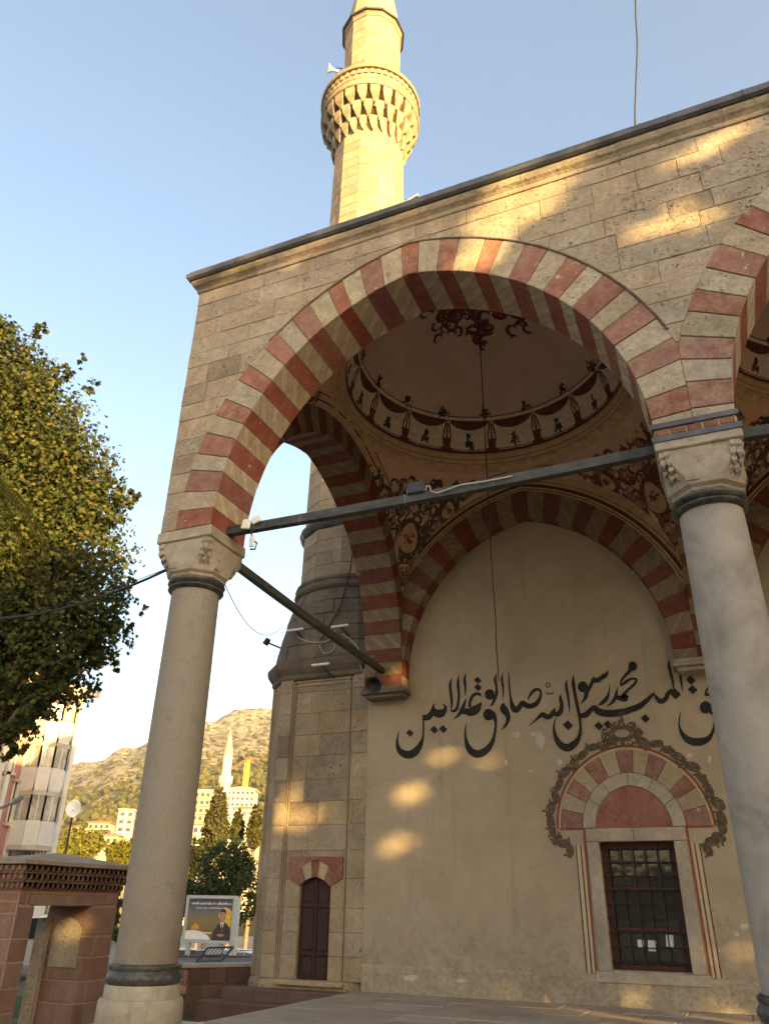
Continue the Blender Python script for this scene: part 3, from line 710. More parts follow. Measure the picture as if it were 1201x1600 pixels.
# ================================================================== columns
def make_column(name, label, shaft_mat, strapped=False):
    t = thing(name, label, 'column', (0, 0, 0), None)
    b = MB(); b.cbox((-.48, -.48, -.02), (.48, .48, .20), .02); base = obj('plinth', b, M['marble'], t)
    b = MB(); b.lathe([(.41, .2), (.42, .22), (.415, .40), (.40, .43), (.375, .435), (.37, .53), (.355, .55)], 40); obj('base_drum', b, M['marble'], t, True, ang=40)
    b = MB(); b.lathe([(.34, .545), (.355, .56), (.37, .585), (.375, .615), (.362, .645), (.348, .66), (.348, .675), (.358, .69), (.355, .715), (.33, .73), (.30, .73)], 40); obj('bronze_collar', b, M['bronze'], t, True, ang=50)
    b = MB(); b.lathe([(.315, .72), (.316, .8), (.314, 1.6), (.309, 2.6), (.302, 3.6), (.295, 4.4), (.293, 4.73)], 56); obj('shaft', b, shaft_mat, t, True, ang=50)
    b = MB(); b.lathe([(.29, 4.71), (.325, 4.72), (.345, 4.745), (.335, 4.77), (.315, 4.78), (.335, 4.79), (.355, 4.82), (.345, 4.85), (.31, 4.86), (.28, 4.862)], 40); obj('bronze_collar', b, M['bronze'], t, True, ang=50)
    b = MB()
    def oc(h, k, z): return [(h, -(h-k), z), (h, h-k, z), (h-k, h, z), (-(h-k), h, z), (-h, h-k, z), (-h, -(h-k), z), (-(h-k), -h, z), (h-k, -h, z)]
    rr = lambda r, z: oc(r, r*(1-math.tan(PI/8)), z)
    b.loft([rr(.325, 4.858), rr(.335, 4.88), rr(.315, 4.895), rr(.335, 4.91), oc(.352, .20, 4.925), oc(.362, .19, 4.99), oc(.368, .12, 5.12), oc(.374, .05, 5.24), oc(.378, .015, 5.31)], True)
    cap = obj('capital', b, M['marble'], t)
    for sx in (-1, 1):
        for sy in (-1, 1):                   # stalactite carving at each corner
            b = MB()
            for j, (o, z0, z1, s) in enumerate(((.355, 5.21, 5.30, .045), (.345, 5.12, 5.22, .05), (.315, 5.06, 5.13, .045), (.29, 4.99, 5.08, .05))):
                for dx, dy in (((0, 0), (-.055, .018), (.018, -.055)) if j in (0, 1, 3) else ((-.03, .03), (.03, -.03))):
                    x, y = sx*(o+dx), sy*(o+dy); n = len(b.v)
                    b.loft([[(x+sx*s*.15*a, y+sy*s*.15*c, z0) for a, c in ((-1, -1), (1, -1), (1, 1), (-1, 1))], [(x+s*.5*a, y+s*.5*c, z0+(z1-z0)*.45) for a, c in ((-1, -1), (1, -1), (1, 1), (-1, 1))], [(x+s*.5*a, y+s*.5*c, z1) for a, c in ((-1, -1), (1, -1), (1, 1), (-1, 1))]], True)
            obj('stalactite_corner', b, M['marble'], cap)
    for nx, ny in ((0, -1), (1, 0), (0, 1), (-1, 0)):   # carved rosette on each face
        b = MB(); mpf = lambda u, v, o=.367: (nx*o+(-ny)*u, ny*o+nx*u, v)
        b.prism([mpf(u, v, .355) for u, v in ((-.17, 4.955), (-.05, 4.955), (-.05, 5.055), (-.17, 5.055))], (nx*.016, ny*.016, 0))
        for i in range(8): a = 2*PI*i/8; disc(b, -.11+.026*math.cos(a), 5.005+.026*math.sin(a), .018, lambda u, v: mpf(u, v, .375+i*.0004), 0, 6, .008, a)
        obj('rosette', b, M['marble'], cap)
    b = MB(); b.cbox((-.405, -.405, 5.31), (.405, .405, 5.462), .014); obj('abacus', b, M['marble'], t)
    if strapped:
        for z0, z1, o in ((5.405, 5.475, .012), (5.565, 5.63, .002)):
            b = MB(); b.cbox((-.405-o, -.405-o, z0), (.405+o, .405+o, z1), .006); obj('lead_strap', b, M['lead'], t)
        b = MB()
        for i in range(5):
            x = -.37+.15*i; b.cbox((x, -.392-random.uniform(0, .006), 5.478), (x+.135, -.37, 5.56), .012)
        b.cbox((.37, -.37, 5.478), (.392, .3, 5.56), .01); b.cbox((-.392, -.37, 5.478), (-.37, .3, 5.56), .01)
        obj('broken_brickwork', b, M['redblock'], t)
    return t
colA = make_column('granite_column', 'speckled grey granite column beside the gatehouse, bronze collars at both ends', M['granite'])
colB = make_column('marble_column', 'smooth pale grey marble column with lead straps above its capital', M['shaftb'], True); colB.location = (L, 0, 0)
colC = copy_tree(colA, (2*L, 0, 0), None, 'granite column carrying the far end of the second striped arch')
for o in (colA, colB, colC):
    for c in o.children: c.matrix_parent_inverse = Matrix.Identity(4)

# ================================================================== tie beams, lamps, wires
def beam(p, q, label, w=.092, h=.108):
    b = MB(); n = 10; p, q = Vector(p), Vector(q); d = (q-p).normalized(); a = d.cross(Vector((0, 0, 1))).normalized(); u = a.cross(d); rings = []
    for i in range(n+1):
        c = p+(q-p)*i/n+u*(-.03*math.sin(PI*i/n)); ww, hh = w/2*random.uniform(.96, 1.04), h/2*random.uniform(.96, 1.04)
        rings.append([c-a*ww-u*hh, c+a*ww-u*hh, c+a*ww+u*hh, c-a*ww+u*hh])
    b.loft(rings, True); t = thing('tie_beam', label, 'beam', tuple(p), 'tie beams of the portico'); obj('bar', b, M['beam'], t)
    for f in (.1, .22, .47, .66, .8):
        if random.random() < .75:
            c = p+(q-p)*f+u*(-.03*math.sin(PI*f)); e = d*.012; b2 = MB(); k = 1.06
            b2.loft([[c+s*e-a*w/2*k-u*h/2*k, c+s*e+a*w/2*k-u*h/2*k, c+s*e+a*w/2*k+u*h/2*k, c+s*e-a*w/2*k+u*h/2*k] for s in (-1, 1)], True); obj('tape_band', b2, M['lead'], t)
    return t
zA, zB = onp((400, 823), 1, 0).z, onp((980, 713), 1, 0).z
beam((.22, 0, zA), (L-.25, 0, zB), 'grey tie beam spanning the front arch between the granite and marble columns')
beam((0, .25, 5.47), (0, 6.2, 5.30), 'dark tie beam running from the granite column to the wall corbel')
beam((L+.25, 0, zB), (2*L-.25, 0, zB), 'grey tie beam across the second front arch')
beam((L, .25, 5.47), (L, 6.2, 5.30), 'dark tie beam from the marble column back to the wall')
# lamp on the beam
lp = onp((651, 765), 1, -.02); lamp = thing('floodlight', 'small black floodlight fixed on top of the front tie beam', 'floodlight', tuple(lp))
b = MB(); b.cbox((lp.x-.11, lp.y-.05, lp.z-.075), (lp.x+.11, lp.y+.03, lp.z+.085), .015); obj('housing', b, M['iron'], lamp)
b = MB(); b.box((lp.x-.09, lp.y-.056, lp.z-.055), (lp.x+.09, lp.y-.0505, lp.z+.065)); obj('lens', b, M['glass'], lamp)
b = MB(); b.tube([(lp.x-.12, lp.y, lp.z+.03), (lp.x-.12, lp.y, lp.z-.1), (lp.x+.12, lp.y, lp.z-.1), (lp.x+.12, lp.y, lp.z+.03)], .008, 5); obj('bracket', b, M['whitecable'], lamp)
b = MB(); p0 = onp((683, 770), 1, -.07); p1 = onp((757, 752), 1, -.07); p2 = onp((800, 744), 1, -.065); b.tube([p0, (p0+p1)/2+Vector((0, 0, .03)), p1, p2], .008, 5)
b.tube([lp+Vector((.1, -.03, -.05)), lp+Vector((.17, -.05, .0)), lp+Vector((.2, -.07, -.1)), p0], .006, 5); obj('lamp_cord', b, M['whitecable'], lamp)
# white junction boxes at the left end of the beam
ja = onp((395, 822), 1, 0); jb = thing('junction_box', 'white cable junction boxes strapped to beam end beside granite capital', 'junction box', tuple(ja))
for (dx, dz, sx, sz, r) in ((-.05, 0, .13, .13, .2), (.09, .04, .12, .10, -.3)):
    b = MB(); b.cbox((-sx/2, -.09, -sz/2), (sx/2, -.055, sz/2), .01); o = obj('box', b, M['white'], jb); o.matrix_parent_inverse = Matrix.Identity(4); o.location = (dx, 0, dz); o.rotation_euler = (0, r, 0)
b = MB(); b.tube([ja+Vector((.02, -.07, -.05)), ja+Vector((.05, -.06, -.22)), ja+Vector((.12, -.05, -.28)), ja+Vector((.1, -.05, -.36)), ja+Vector((.02, -.03, -.34))], .012, 6); obj('cord', b, M['cable'], jb)
b = MB(); b.cbox((ja.x+.02, -.08, ja.z-.33), (ja.x+.09, -.05, ja.z-.17), .01); obj('box', b, M['white'], jb)
# wire hanging from the dome crown
b = MB(); zz = [11.45, 10, 9, 8, 7, 6.2, 5.6, 5.0, 4.6, 4.3, 4.12]; b.tube([(L/2+(random.uniform(-.014, .014) if z < 6.5 else 0), BC[1]-.1, z) for z in zz], .009, 5)
obj('hanging_wire', b, M['cable'], None, label='thin dark wire hanging from the dome crown in front of the wall', cat='wire')
# horn loudspeaker by the corbel
def horn(name, label, p, aim, s, mat, group=None):
    t = thing(name, label, 'loudspeaker', tuple(p), group); q = Vector(aim).to_track_quat('Z', 'Y')
    prof = [(.03, -.16), (.045, -.15), (.05, -.05), (.035, -.04), (.045, .0), (.075, .06), (.12, .13), (.17, .17), (.18, .175), (.17, .172), (.11, .12), (.06, .05), (.02, .0)]
    b = MB(); b.lathe([(r*s, z*s) for r, z in prof], 24); b.v = [tuple(Vector(p)+q @ Vector(v)) for v in b.v]; obj('horn', b, mat, t, True, ang=60)
    b = MB(); b.tube([Vector(p)+q @ Vector((0, 0, -.1*s)), Vector(p)+q @ Vector((0, 0, -.1*s))+Vector((0, 0, .18*s)), Vector(p)+q @ Vector((0, 0, -.28*s))+Vector((0, 0, .2*s))], .015*s, 6); obj('bracket', b, M['iron'], t); return t
hp = onp((586, 1066), 1, 5.55); horn('horn_loudspeaker', 'dark horn loudspeaker hanging under the wall corbel', hp, (.12, -.8, -.55), .85, M['iron'])

# ================================================================== mosque wall
wall = thing('mosque_wall', 'plastered mosque wall with painted Arabic lettering and a grated window', 'wall', (L/2, D, 0))
WX0, WX1, WZ0, WZ1 = 3.69, 4.83, .47, 2.24; WC = (WX0+WX1)/2
b = MB(); T0 = D+.6
for x0, x1, z0, z1 in ((-.43, WX0-.01, 0, 9.6), (WX1+.01, X1+6, 0, 9.6), (WX0-.01, WX1+.01, 0, WZ0-.01), (WX0-.01, WX1+.01, WZ1+.01, 9.6)): b.box((x0, D, z0), (x1, T0, z1))
obj('plaster_wall', b, M['plaster'], wall)
b = MB()
prof = [(0.0, 0), (.028, 0), (.026, .36), (.012, .40), (0, .405)]
b.loft([[(-.432, D-o, z) for o, z in prof], [(X1, D-o, z) for o, z in prof]], True); obj('plinth', b, M['plinth'], wall)
# hall behind (hides the inside)
b = MB(); b.box((-.40, D+.61, -1), (X1+6, 17, 9.3)); obj('hall_block', b, M['ashlar'], wall)
# window
win = obj('window', (lambda m: (m.box((WX0-.012, D+.24, WZ0-.012), (WX1+.012, D+.26, WZ1+.012)), m)[1])(MB()), M['glass'], wall)
b = MB()
b.box((WX0-.009, D+.005, WZ0-.009), (WX0-.003, D+.24, WZ1+.009)); b.box((WX1+.003, D+.005, WZ0-.009), (WX1+.009, D+.24, WZ1+.009)); b.box((WX0-.002, D+.005, WZ1+.002), (WX1+.002, D+.24, WZ1+.009)); b.box((WX0-.002, D+.005, WZ0-.009), (WX1+.002, D+.24, WZ0-.002))
obj('reveal', b, M['marble'], win)
for nm, x0, x1, z0, z1 in (('jamb', WX0-.19, WX0, WZ0-.02, WZ1), ('jamb', WX1, WX1+.19, WZ0-.02, WZ1), ('lintel', WX0-.19, WC-.02, WZ1+.003, WZ1+.20), ('lintel', WC-.016, WX1+.19, WZ1+.003, WZ1+.20), ('sill', WX0-.24, WX1+.24, WZ0-.17, WZ0-.023)):
    b = MB(); b.cbox((x0, D-.045, z0), (x1, D+.02, z1), .01); obj(nm, b, M['marble'], win)
for x0, x1, z0, z1 in ((WX0, WX0+.1, WZ0, WZ1), (WX1-.1, WX1, WZ0, WZ1), (WX0+.101, WX1-.101, WZ1-.1, WZ1), (WX0+.101, WX1-.101, WZ0, WZ0+.08), (WX0+.101, WX1-.101, .98, 1.04), (WX0+.101, WX1-.101, 1.55, 1.6)):
    b = MB(); b.cbox((x0, D+.17, z0), (x1, D+.225, z1), .008); obj('sash', b, M['redwood'], win)
for k in range(6):
    b = MB(); x = WX0+.1+(WX1-WX0-.2)*(k+.5)/6 if False else WX0+(WX1-WX0)*(k+.5)/6; b.tube([(x, D+.11, WZ0-.005), (x, D+.11, WZ1+.005)], .011, 6); obj('grille_bar', b, M['iron'], win)
for k in range(9):
    b = MB(); z = WZ0+(WZ1-WZ0)*(k+.5)/9; b.tube([(WX0-.002, D+.122, z), (WX1+.002, D+.122, z)], .011, 6)
    for j in range(6): b.ico((WX0+(WX1-WX0)*(j+.5)/6, D+.116, z), .022)
    obj('grille_bar', b, M['iron'], win)
# arch over the window: stone voussoirs, marble band, red tympanum
ZB = WZ1+.205
aO = WC-onp((877, 1300), 1, D).x; aI = WC-onp((911, 1297), 1, D).x; aT = WC-onp((931, 1295), 1, D).x
hO, hI, hT = onp((972, 1173), 1, D).z-ZB, onp((977, 1207), 1, D).z-ZB, onp((980, 1228), 1, D).z-ZB
RA = Arch(WC, aI, aI, ZB, hI, aO-aI); hood = obj('window_arch', (lambda m: (m.prism([(x, D-.004, z) for x, z in [RA.pt(-1, f/8, 0) for f in range(9)]+[RA.pt(1, 1-f/8, 0) for f in range(9)]], (0, .01, 0)), m)[1])(MB()), M['marble'], wall)
for k, (I, O) in enumerate(pieces(RA, 6.5, 6.5)):
    obj('voussoir', vouss_mesh(I, O, FR, D-.022+random.uniform(-.003, .003), D+.02, None, .003), [M['fred' if k % 2 == 0 else 'fwhite'], M['fred' if k % 2 == 0 else 'pale']], hood)
TA = Arch(WC, aT, aT, ZB+.002, hT, aI-aT-.006)
for I, O in pieces(TA, 3, 3, m=5): obj('band_stone', vouss_mesh(I, O, FR, D-.035, D+.02, None, .002), [M['marble'], M['marble']], hood)
b = MB(); b.prism([(x, D-.016, z) for x, z in [TA.pt(-1, f/10, -.002) for f in range(11)]+[TA.pt(1, 1-f/10, -.002) for f in range(11)]], (0, .009, 0)); obj('tympanum', b, M['redblock'], hood)
# painted borders
mpw = lambda u, v, o=.006: (u, D-o, v)
OA = Arch(WC, aO+.012, aO+.012, ZB, hO+.03, .1)
b = MB()
for q, w, m, o in ((.012, .022, 1, .006), (.04, .03, 0, .0064), (.058, .010, 2, .0068)):
    pth = [OA.pt(-1, f/14, q)+(w,) for f in range(15)]+[OA.pt(1, 1-f/14, q)+(w,) for f in range(1, 15)]
    ribbon(b, pth, lambda u, v: mpw(u, v, o), m, 2)
for sx in (-1, 1):
    xa = WC+sx*(aO+.03); xb = WC+sx*(WX1+.19-WC+.03)
    ribbon(b, [(xa, ZB-.005, .03), (xb, ZB-.005, .03)], lambda u, v: mpw(u, v, .0072), 0, 1)
    ribbon(b, [(xb, ZB, .03), (xb+sx*.02, WZ0-.05, .03)], lambda u, v: mpw(u, v, .0076), 0, 1)
    for dx, w, m, o in ((.045, .035, 1, .006), (.075, .016, 3, .0065), (.115, .045, 1, .006), (.15, .018, 3, .0065)):
        ribbon(b, [(xb+sx*dx, ZB-.25, w), (xb+sx*(dx+.01), WZ0-.05, w)], lambda u, v: mpw(u, v, o), m, 1)
obj('painted_border', b, [M['rust'], M['ornlight'], M['umber'], M['orn']], hood)
b = MB(); rs = random.Random(3); cnt = [0]
def mpo(u, v): return mpw(u, v, .0075+cnt[0]*.00004)
def link(u, v, ang, ln, wd):
    cnt[0] += 1; ca, sa = math.cos(ang), math.sin(ang)
    pts = [(u+ln*math.cos(t)*ca-wd*math.sin(t)*sa, v+ln*math.cos(t)*sa+wd*math.sin(t)*ca, .036+.014*math.sin(2*t+.5)) for t in [2*PI*i/10 for i in range(11)]]
    ribbon(b, pts, mpo, 0, 2); cnt[0] += 1
    for s in (-1, 1): ribbon(b, [(u-s*ln*.9*ca, v-s*ln*.9*sa, .012), (u-wd*.4*s*sa, v+wd*.4*s*ca, .036), (u+s*ln*.9*ca, v+s*ln*.9*sa, .012)], mpo, 0, 3)
    for s in (-1, 1): cnt[0] += 1; disc(b, u+ca*ln*s-sa*wd*1.25, v+sa*ln*s+ca*wd*1.25, .032, mpo, 0, 7, .018, ang+s)
for sd in (-1, 1):
    for k in range(9):
        f = (k+.5)/10; p = OA.pt(sd, f, .155+.02*math.sin(k*2.1)); p2 = OA.pt(sd, f+.02, .155); a = math.atan2(p2[1]-p[1], p2[0]-p[0])
        link(p[0], p[1], a, .10, .055+.012*math.sin(k*1.7)); cnt[0] += 1; scroll(b, p[0]+.03, p[1]+.02, .05, rs.uniform(0, 6), 1, mpo, 0, rs)
    x = WC+sd*(aO+.15)
    for (dx, dz, an) in ((0, -.02, PI/2), (-.07, -.16, .6), (-.18, -.22, .1), (-.26, -.33, PI/2-.3)): link(x+sd*dx, ZB+dz, an if sd < 0 else PI-an, .085, .05)
for s, v in ((1, 0), (.72, 0)):
    cnt[0] += 1; ribbon(b, [(WC+.19*s*math.cos(t)*(1+.12*math.cos(4*t)), OA.top(0)+.25+.12*s*math.sin(t)*(1-.1*math.cos(4*t)), .045*s) for t in [2*PI*i/18 for i in range(19)]], mpo, 0, 2)
for k in range(26): cnt[0] += 1; a = rs.uniform(0, 2*PI); scroll(b, WC+.27*math.cos(a), OA.top(0)+.25+.17*math.sin(a), rs.uniform(.05, .08), rs.uniform(0, 6), rs.choice((-1, 1)), mpo, 0, rs)
for k in range(5): cnt[0] += 1; scroll(b, WC+rs.uniform(-.05, .05), OA.top(0)+.42+.03*k, .06, rs.uniform(0, 6), 1, mpo, 0, rs)
obj('painted_rocaille', b, M['orn'], hood)

# flaked limewash and pale patches added on the dark lower panes
rs = random.Random(9)
for px, py, rx, ry in ((806, 1148, 8, 7), (843, 1158, 10, 15), (838, 1147, 12, 5), (874, 1191, 6, 6), (790, 1192, 3, 6), (828, 1205, 5, 3), (700, 1164, 4, 3), (1077, 1180, 5, 5), (1162, 1447, 9, 6), (1150, 1460, 6, 4), (1175, 1462, 5, 5), (1108, 1186, 3, 8), (640, 1528, 16, 6), (720, 1532, 10, 4)):
    mb = MB(); n = 11; mb.poly([tuple(onp((px+rx*rs.uniform(.55, 1.1)*math.cos(2*PI*i/n), py+ry*rs.uniform(.55, 1.1)*math.sin(2*PI*i/n)), 1, D-(.003 if py < 1500 else .031))) for i in range(n)]); obj('flaked_patch', mb, M['limewash'], wall)
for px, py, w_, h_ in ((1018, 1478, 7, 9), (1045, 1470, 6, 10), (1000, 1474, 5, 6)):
    mb = MB(); mb.poly([tuple(onp((px+a*w_, py+c*h_), 1, D+.236)) for a, c in ((-1, -1), (1, -.9), (1.1, 1), (-.8, .9))]); obj('pale_pane_patch', mb, M['white'], win)
# ---- lettering, traced stroke by stroke onto the wall plane
Z1, Z2, Z3 = (610, 1030), (780, 1020), (940, 1020)
STROKES = [(Z1, [(80,670,4),(62,760,22),(75,840,45),(120,885,68),(180,895,75),(235,865,70),(280,800,45),(305,720,18),(308,600,16),(305,525,14)]),
 (Z1, [(300,545,52),(350,545,58),(390,500,50),(402,440,22),(412,410,3)]), (Z1, [(398,470,40),(430,505,70),(470,508,80),(505,480,44),(514,445,24),(490,420,6)]),
 (Z1, [(575,178,3),(558,235,26),(562,300,28),(572,380,26),(572,440,18),(562,478,8)]), (Z1, [(562,478,8),(585,488,26),(615,470,30),(632,420,24),(640,330,24),(632,230,28),(640,142,3)]),
 (Z1, [(708,125,3),(693,190,24),(700,260,22),(698,345,3)]), (Z1, [(590,568,3),(640,520,30),(670,470,38),(690,420,28),(710,365,4)]),
 (Z1, [(660,495,40),(710,490,60),(750,495,78),(800,470,82),(835,430,40),(852,400,3)]), (Z1, [(740,450,30),(745,400,26),(765,350,30),(800,325,30),(835,330,25),(848,352,6)]),
 (Z1, [(995,128,3),(980,190,26),(992,260,22),(990,330,30),(970,380,28),(955,420,24),(930,445,5)]), (Z1, [(1050,128,3),(1043,190,22),(1055,280,18),(1055,385,3)]),
 (Z1, [(945,500,60),(970,540,46),(985,590,26),(978,680,24),(955,770,40),(900,850,62),(830,888,72),(770,875,68),(725,820,50),(702,730,24),(702,650,14),(712,597,3)]),
 (Z1, [(1060,405,3),(1058,460,72),(1095,520,52),(1100,570,36),(1075,625,24),(1035,665,3)]),
 (Z2, [(85,165,3),(88,250,14),(95,350,16),(105,430,22),(125,510,50),(155,535,60),(185,510,50),(215,470,46),(245,490,50),(290,500,50),(340,480,46),(375,430,34),(388,380,22),(370,345,24),(330,350,30),(290,390,26),(265,440,8)]),
 (Z2, [(455+20*math.cos(2*PI*i/10), 303+20*math.sin(2*PI*i/10), 9) for i in range(11)]), (Z2, [(435,365,6),(445,388,11),(462,376,9),(480,387,11),(500,374,10),(508,353,3)]),
 (Z2, [(270,690,3),(340,630,18),(400,580,45),(440,600,50),(480,590,46),(510,540,30),(515,515,4)]), (Z2, [(500,570,30),(545,575,50),(575,540,45),(582,480,34),(570,430,30),(575,388,3)]),
 (Z2, [(632,245,3),(625,310,26),(640,400,24),(652,490,18),(655,565,3)]), (Z2, [(692,205,3),(690,280,32),(705,380,30),(725,480,32),(742,560,30),(755,640,26),(758,720,26),(745,790,38),(705,850,62),(640,890,75),(575,865,62),(530,800,42),(510,720,24),(515,650,14),(535,605,3)]),
 (Z2, [(755,592,42),(810,580,55),(860,530,46),(890,512,44),(920,545,62),(980,565,66),(1050,568,66),(1120,560,66),(1200,548,60)]),
 (Z2, [(815,350,50),(805,420,34),(755,485,3)]), (Z2, [(815,360,50),(845,320,36),(870,270,30),(888,215,4)]), (Z2, [(860,258,36),(920,256,48),(955,225,28),(968,195,4)]), (Z2, [(935,245,36),(985,215,42),(1005,195,28),(1014,160,3)]),
 (Z2, [(1032,290,3),(1025,370,16),(1000,430,36),(960,470,34),(920,495,3)]),
 (Z3, [(270,150,46),(250,180,36),(215,215,26),(180,265,22),(172,318,6)]), (Z3, [(172,312,12),(220,275,30),(270,245,22),(315,247,22),(320,270,24),(280,315,26),(230,360,26),(205,400,46),(215,422,70),(170,425,50),(135,410,36),(140,360,16),(145,312,3)]),
 (Z3, [(40,502,3),(95,465,28),(125,410,32),(143,320,4)]), (Z3, [(-4,566,60),(80,570,64),(170,560,62),(260,535,60),(350,500,56),(420,445,44),(470,395,32),(495,370,4)]), (Z3, [(487,385,8),(520,432,40),(555,455,48),(595,430,46),(620,380,42),(660,345,30)]),
 (Z3, [(630,55,3),(625,120,26),(645,200,26),(662,270,22),(672,345,14)]), (Z3, [(712,10,3),(705,70,16),(720,160,24),(738,250,24),(750,320,14),(755,365,3)]),
 (Z3, [(1110,215,10),(1050,270,18),(1005,315,22),(975,360,18),(966,400,16)]), (Z3, [(965,392,24),(1010,390,28),(1080,384,30),(1140,380,30)]),
 (Z3, [(1095,405,8),(1065,480,34),(1025,545,46),(1046,580,24),(1055,640,16),(1040,730,26),(1000,800,50),(930,832,72),(850,832,72),(785,800,55),(740,740,30),(722,670,16),(728,600,12),(737,553,3)])]
DOTS = [(Z1, 180,692,38),(Z1,408,662,42),(Z1,492,655,42),(Z1,815,197,38),(Z1,818,265,40),(Z2,640,678,52),(Z2,930,685,46),(Z2,1015,672,46),(Z3,685,385,58),(Z3,830,256,50),(Z3,848,345,50),(Z3,405,615,46)]
DISCS = [(Z1,928,330,50),(Z1,918,520,56),(Z2,780,318,52),(Z3,286,125,45),(Z3,970,510,58)]
# separate letters are separate parts: strokes that touch are gathered into one
insc = wall
lift = 0
for z, pts in STROKES:
    lift += 1; b = MB(); q = [(z[0]+x/6.005, z[1]+y/6.005, w/6.005) for x, y, w in pts]
    def mpl(u, v, o=.004+lift*.0002): p = onp((u, v), 1, D-o); return tuple(p)
    ribbon(b, q, mpl, 0, 5); obj('letter_stroke', b, M['ink'], insc)
for z, x, y, r in DOTS:
    lift += 1; b = MB(); c = (z[0]+x/6.005, z[1]+y/6.005); s = r/6.005
    b.poly([tuple(onp((c[0]+dx*s, c[1]+dy*s), 1, D-.004-lift*.0002)) for dx, dy in ((-.92, -.05), (-.05, -.9), (.95, .08), (.08, .92))]); obj('letter_dot', b, M['ink'], insc)
for z, x, y, r in DISCS:
    lift += 1; b = MB(); c = (z[0]+x/6.005, z[1]+y/6.005); s = r/6.005
    b.poly([tuple(onp((c[0]+s*.92*math.cos(2*PI*i/16), c[1]+s*math.sin(2*PI*i/16)), 1, D-.004-lift*.0002)) for i in range(16)]); obj('letter_bowl', b, M['ink'], insc)

# ================================================================== portico floor
fl = obj('portico_floor', (lambda m: (m.box((-.58, -2.2, -.75), (X1+6, D+.3, -.018)), m)[1])(MB()), M['mortar'], None, kind='structure')
y = -2.2
while y < D-.01:
    ny = min(D-.002, y+random.choice((.55, .62, .7))); x = -.60
    if D-.002-ny < .25: ny = D-.002
    while x < X1:
        nx = x+random.uniform(.7, 1.25); 
        if ny > .2 or x < 3: b = MB(); b.cbox((x+.005, y+.005, -.2 if x < -.5 else -.06), (nx-.005, ny-.005, random.uniform(-.007, .004)), .008); obj('paving_slab', b, M['paving'], fl)
        x = nx
    y = ny
# ================================================================== minaret
AX, AY = -1.52, 7.76; FY = 6.35; HB = 1.42; CH = .52
mina = thing('minaret', 'tall stone minaret with carved balcony and small dark wooden door', 'minaret', (AX, AY, -.6))
def chsq(o, z):                              # chamfered square, offset o outwards
    h = HB+o; k = CH+o*.6
    return [(AX+x, AY+y, z) for x, y in ((h-k, -h), (h, -h+k), (h, h-k), (h-k, h), (-h+k, h), (-h, h-k), (-h, -h+k), (-h+k, -h))]
b = MB(); b.loft([chsq(-.22, -.62), chsq(-.22, 5.5)], True)
core = obj('base_core', b, M['mortar'], mina)
DX0, DX1, DZ0, DZ1, DZM = -1.75, -1.13, .12, 1.58, 1.73
rowsb = []; z = .12
for h in (.37, .36, .38, .47, .47, .44, .42, .40, .44, .41, .43, .42, .37): rowsb.append((z, z+h)); z += h
XL, XR = AX-HB+CH, -.442
def mst(x, z): return M['minstone_dark' if random.random() < (.15 if z < 2.2 else .2+.14*max(0, z-2.2)) else 'minstone']
strips = [(lambda z: XL, lambda z: -2.16), (lambda z: -.78, lambda z: XR)]
ashlar_rows(mina, 'base_stone', FR, [r for i, r in enumerate(rowsb)], strips, FY, FY+.1, mst, (.5, .6), .012)
def dr(z): return z < 1.95
pan = [r for r in rowsb if r[0] > 1.9]; low = [r for r in rowsb if r[0] <= 1.9]
ashlar_rows(mina, 'base_stone', FR, pan, [(lambda z: -2.075, lambda z: -.865)], FY+.03, FY+.12, mst, (.45, .8), .006)
ashlar_rows(mina, 'base_stone', FR, low, [(lambda z: -2.075, lambda z: DX0-.005), (lambda z: DX1+.005, lambda z: -.865)], FY+.03, FY+.12, mst, (.6, .9), .006)
for x0, x1, z0, z1 in ((-2.155, -2.125, .12, 5.37), (-2.105, -2.08, .12, 5.30), (-.815, -.785, .12, 5.37), (-.86, -.835, .12, 5.30), (-2.124, -.816, 5.34, 5.37), (-2.079, -.861, 5.26, 5.30)):
    mb = MB(); mb.cbox((x0, FY+.006, z0), (x1, FY+.08, z1), .008); obj('panel_moulding', mb, M['minstone'], mina)
mb = MB(); mb.box((-2.12, FY+.035, .12), (-2.11, FY+.09, 5.33)); mb.box((-.83, FY+.035, .12), (-.82, FY+.09, 5.33)); obj('panel_ground', mb, M['mortar'], mina)
# facets to the left
def facet(p, q, name):
    p, q = Vector(p), Vector(q); d = (q-p); Ln = d.length; d.normalize(); n = Vector((d.y, -d.x))
    if (p+n-Vector((AX, AY))).length < (p-Vector((AX, AY))).length: n = -n
    mp = lambda s, dd, z: (p.x+d.x*s-n.x*dd, p.y+d.y*s-n.y*dd, z)
    ashlar_rows(mina, 'base_stone', mp, rowsb, [(lambda z: .004, lambda z: .09), (lambda z: Ln-.09, lambda z: Ln-.004)], 0, .09, M['minstone'], (.5, .6), .006, brk=False)
    ashlar_rows(mina, 'base_stone', mp, rowsb, [(lambda z: .15, lambda z: Ln-.15)], .03, .12, M['minstone'], (.45, .8), .006)
    for s in (.10, Ln-.14):
        mb = MB(); mb.prism([mp(s, .006, .12), mp(s+.035, .006, .12), mp(s+.035, .08, .12), mp(s, .08, .12)], (0, 0, 5.2)); obj('panel_moulding', mb, M['minstone'], mina)
c8 = [Vector(v[:2]) for v in chsq(0, 0)]
facet(c8[7], c8[6], 'l'); facet(c8[6], c8[5], 'l')
mb = MB(); mb.loft([chsq(.03, -.62), chsq(.03, .02), chsq(.0, .09), chsq(-.03, .118)], True); obj('base_plinth', mb, M['minstone'], mina)
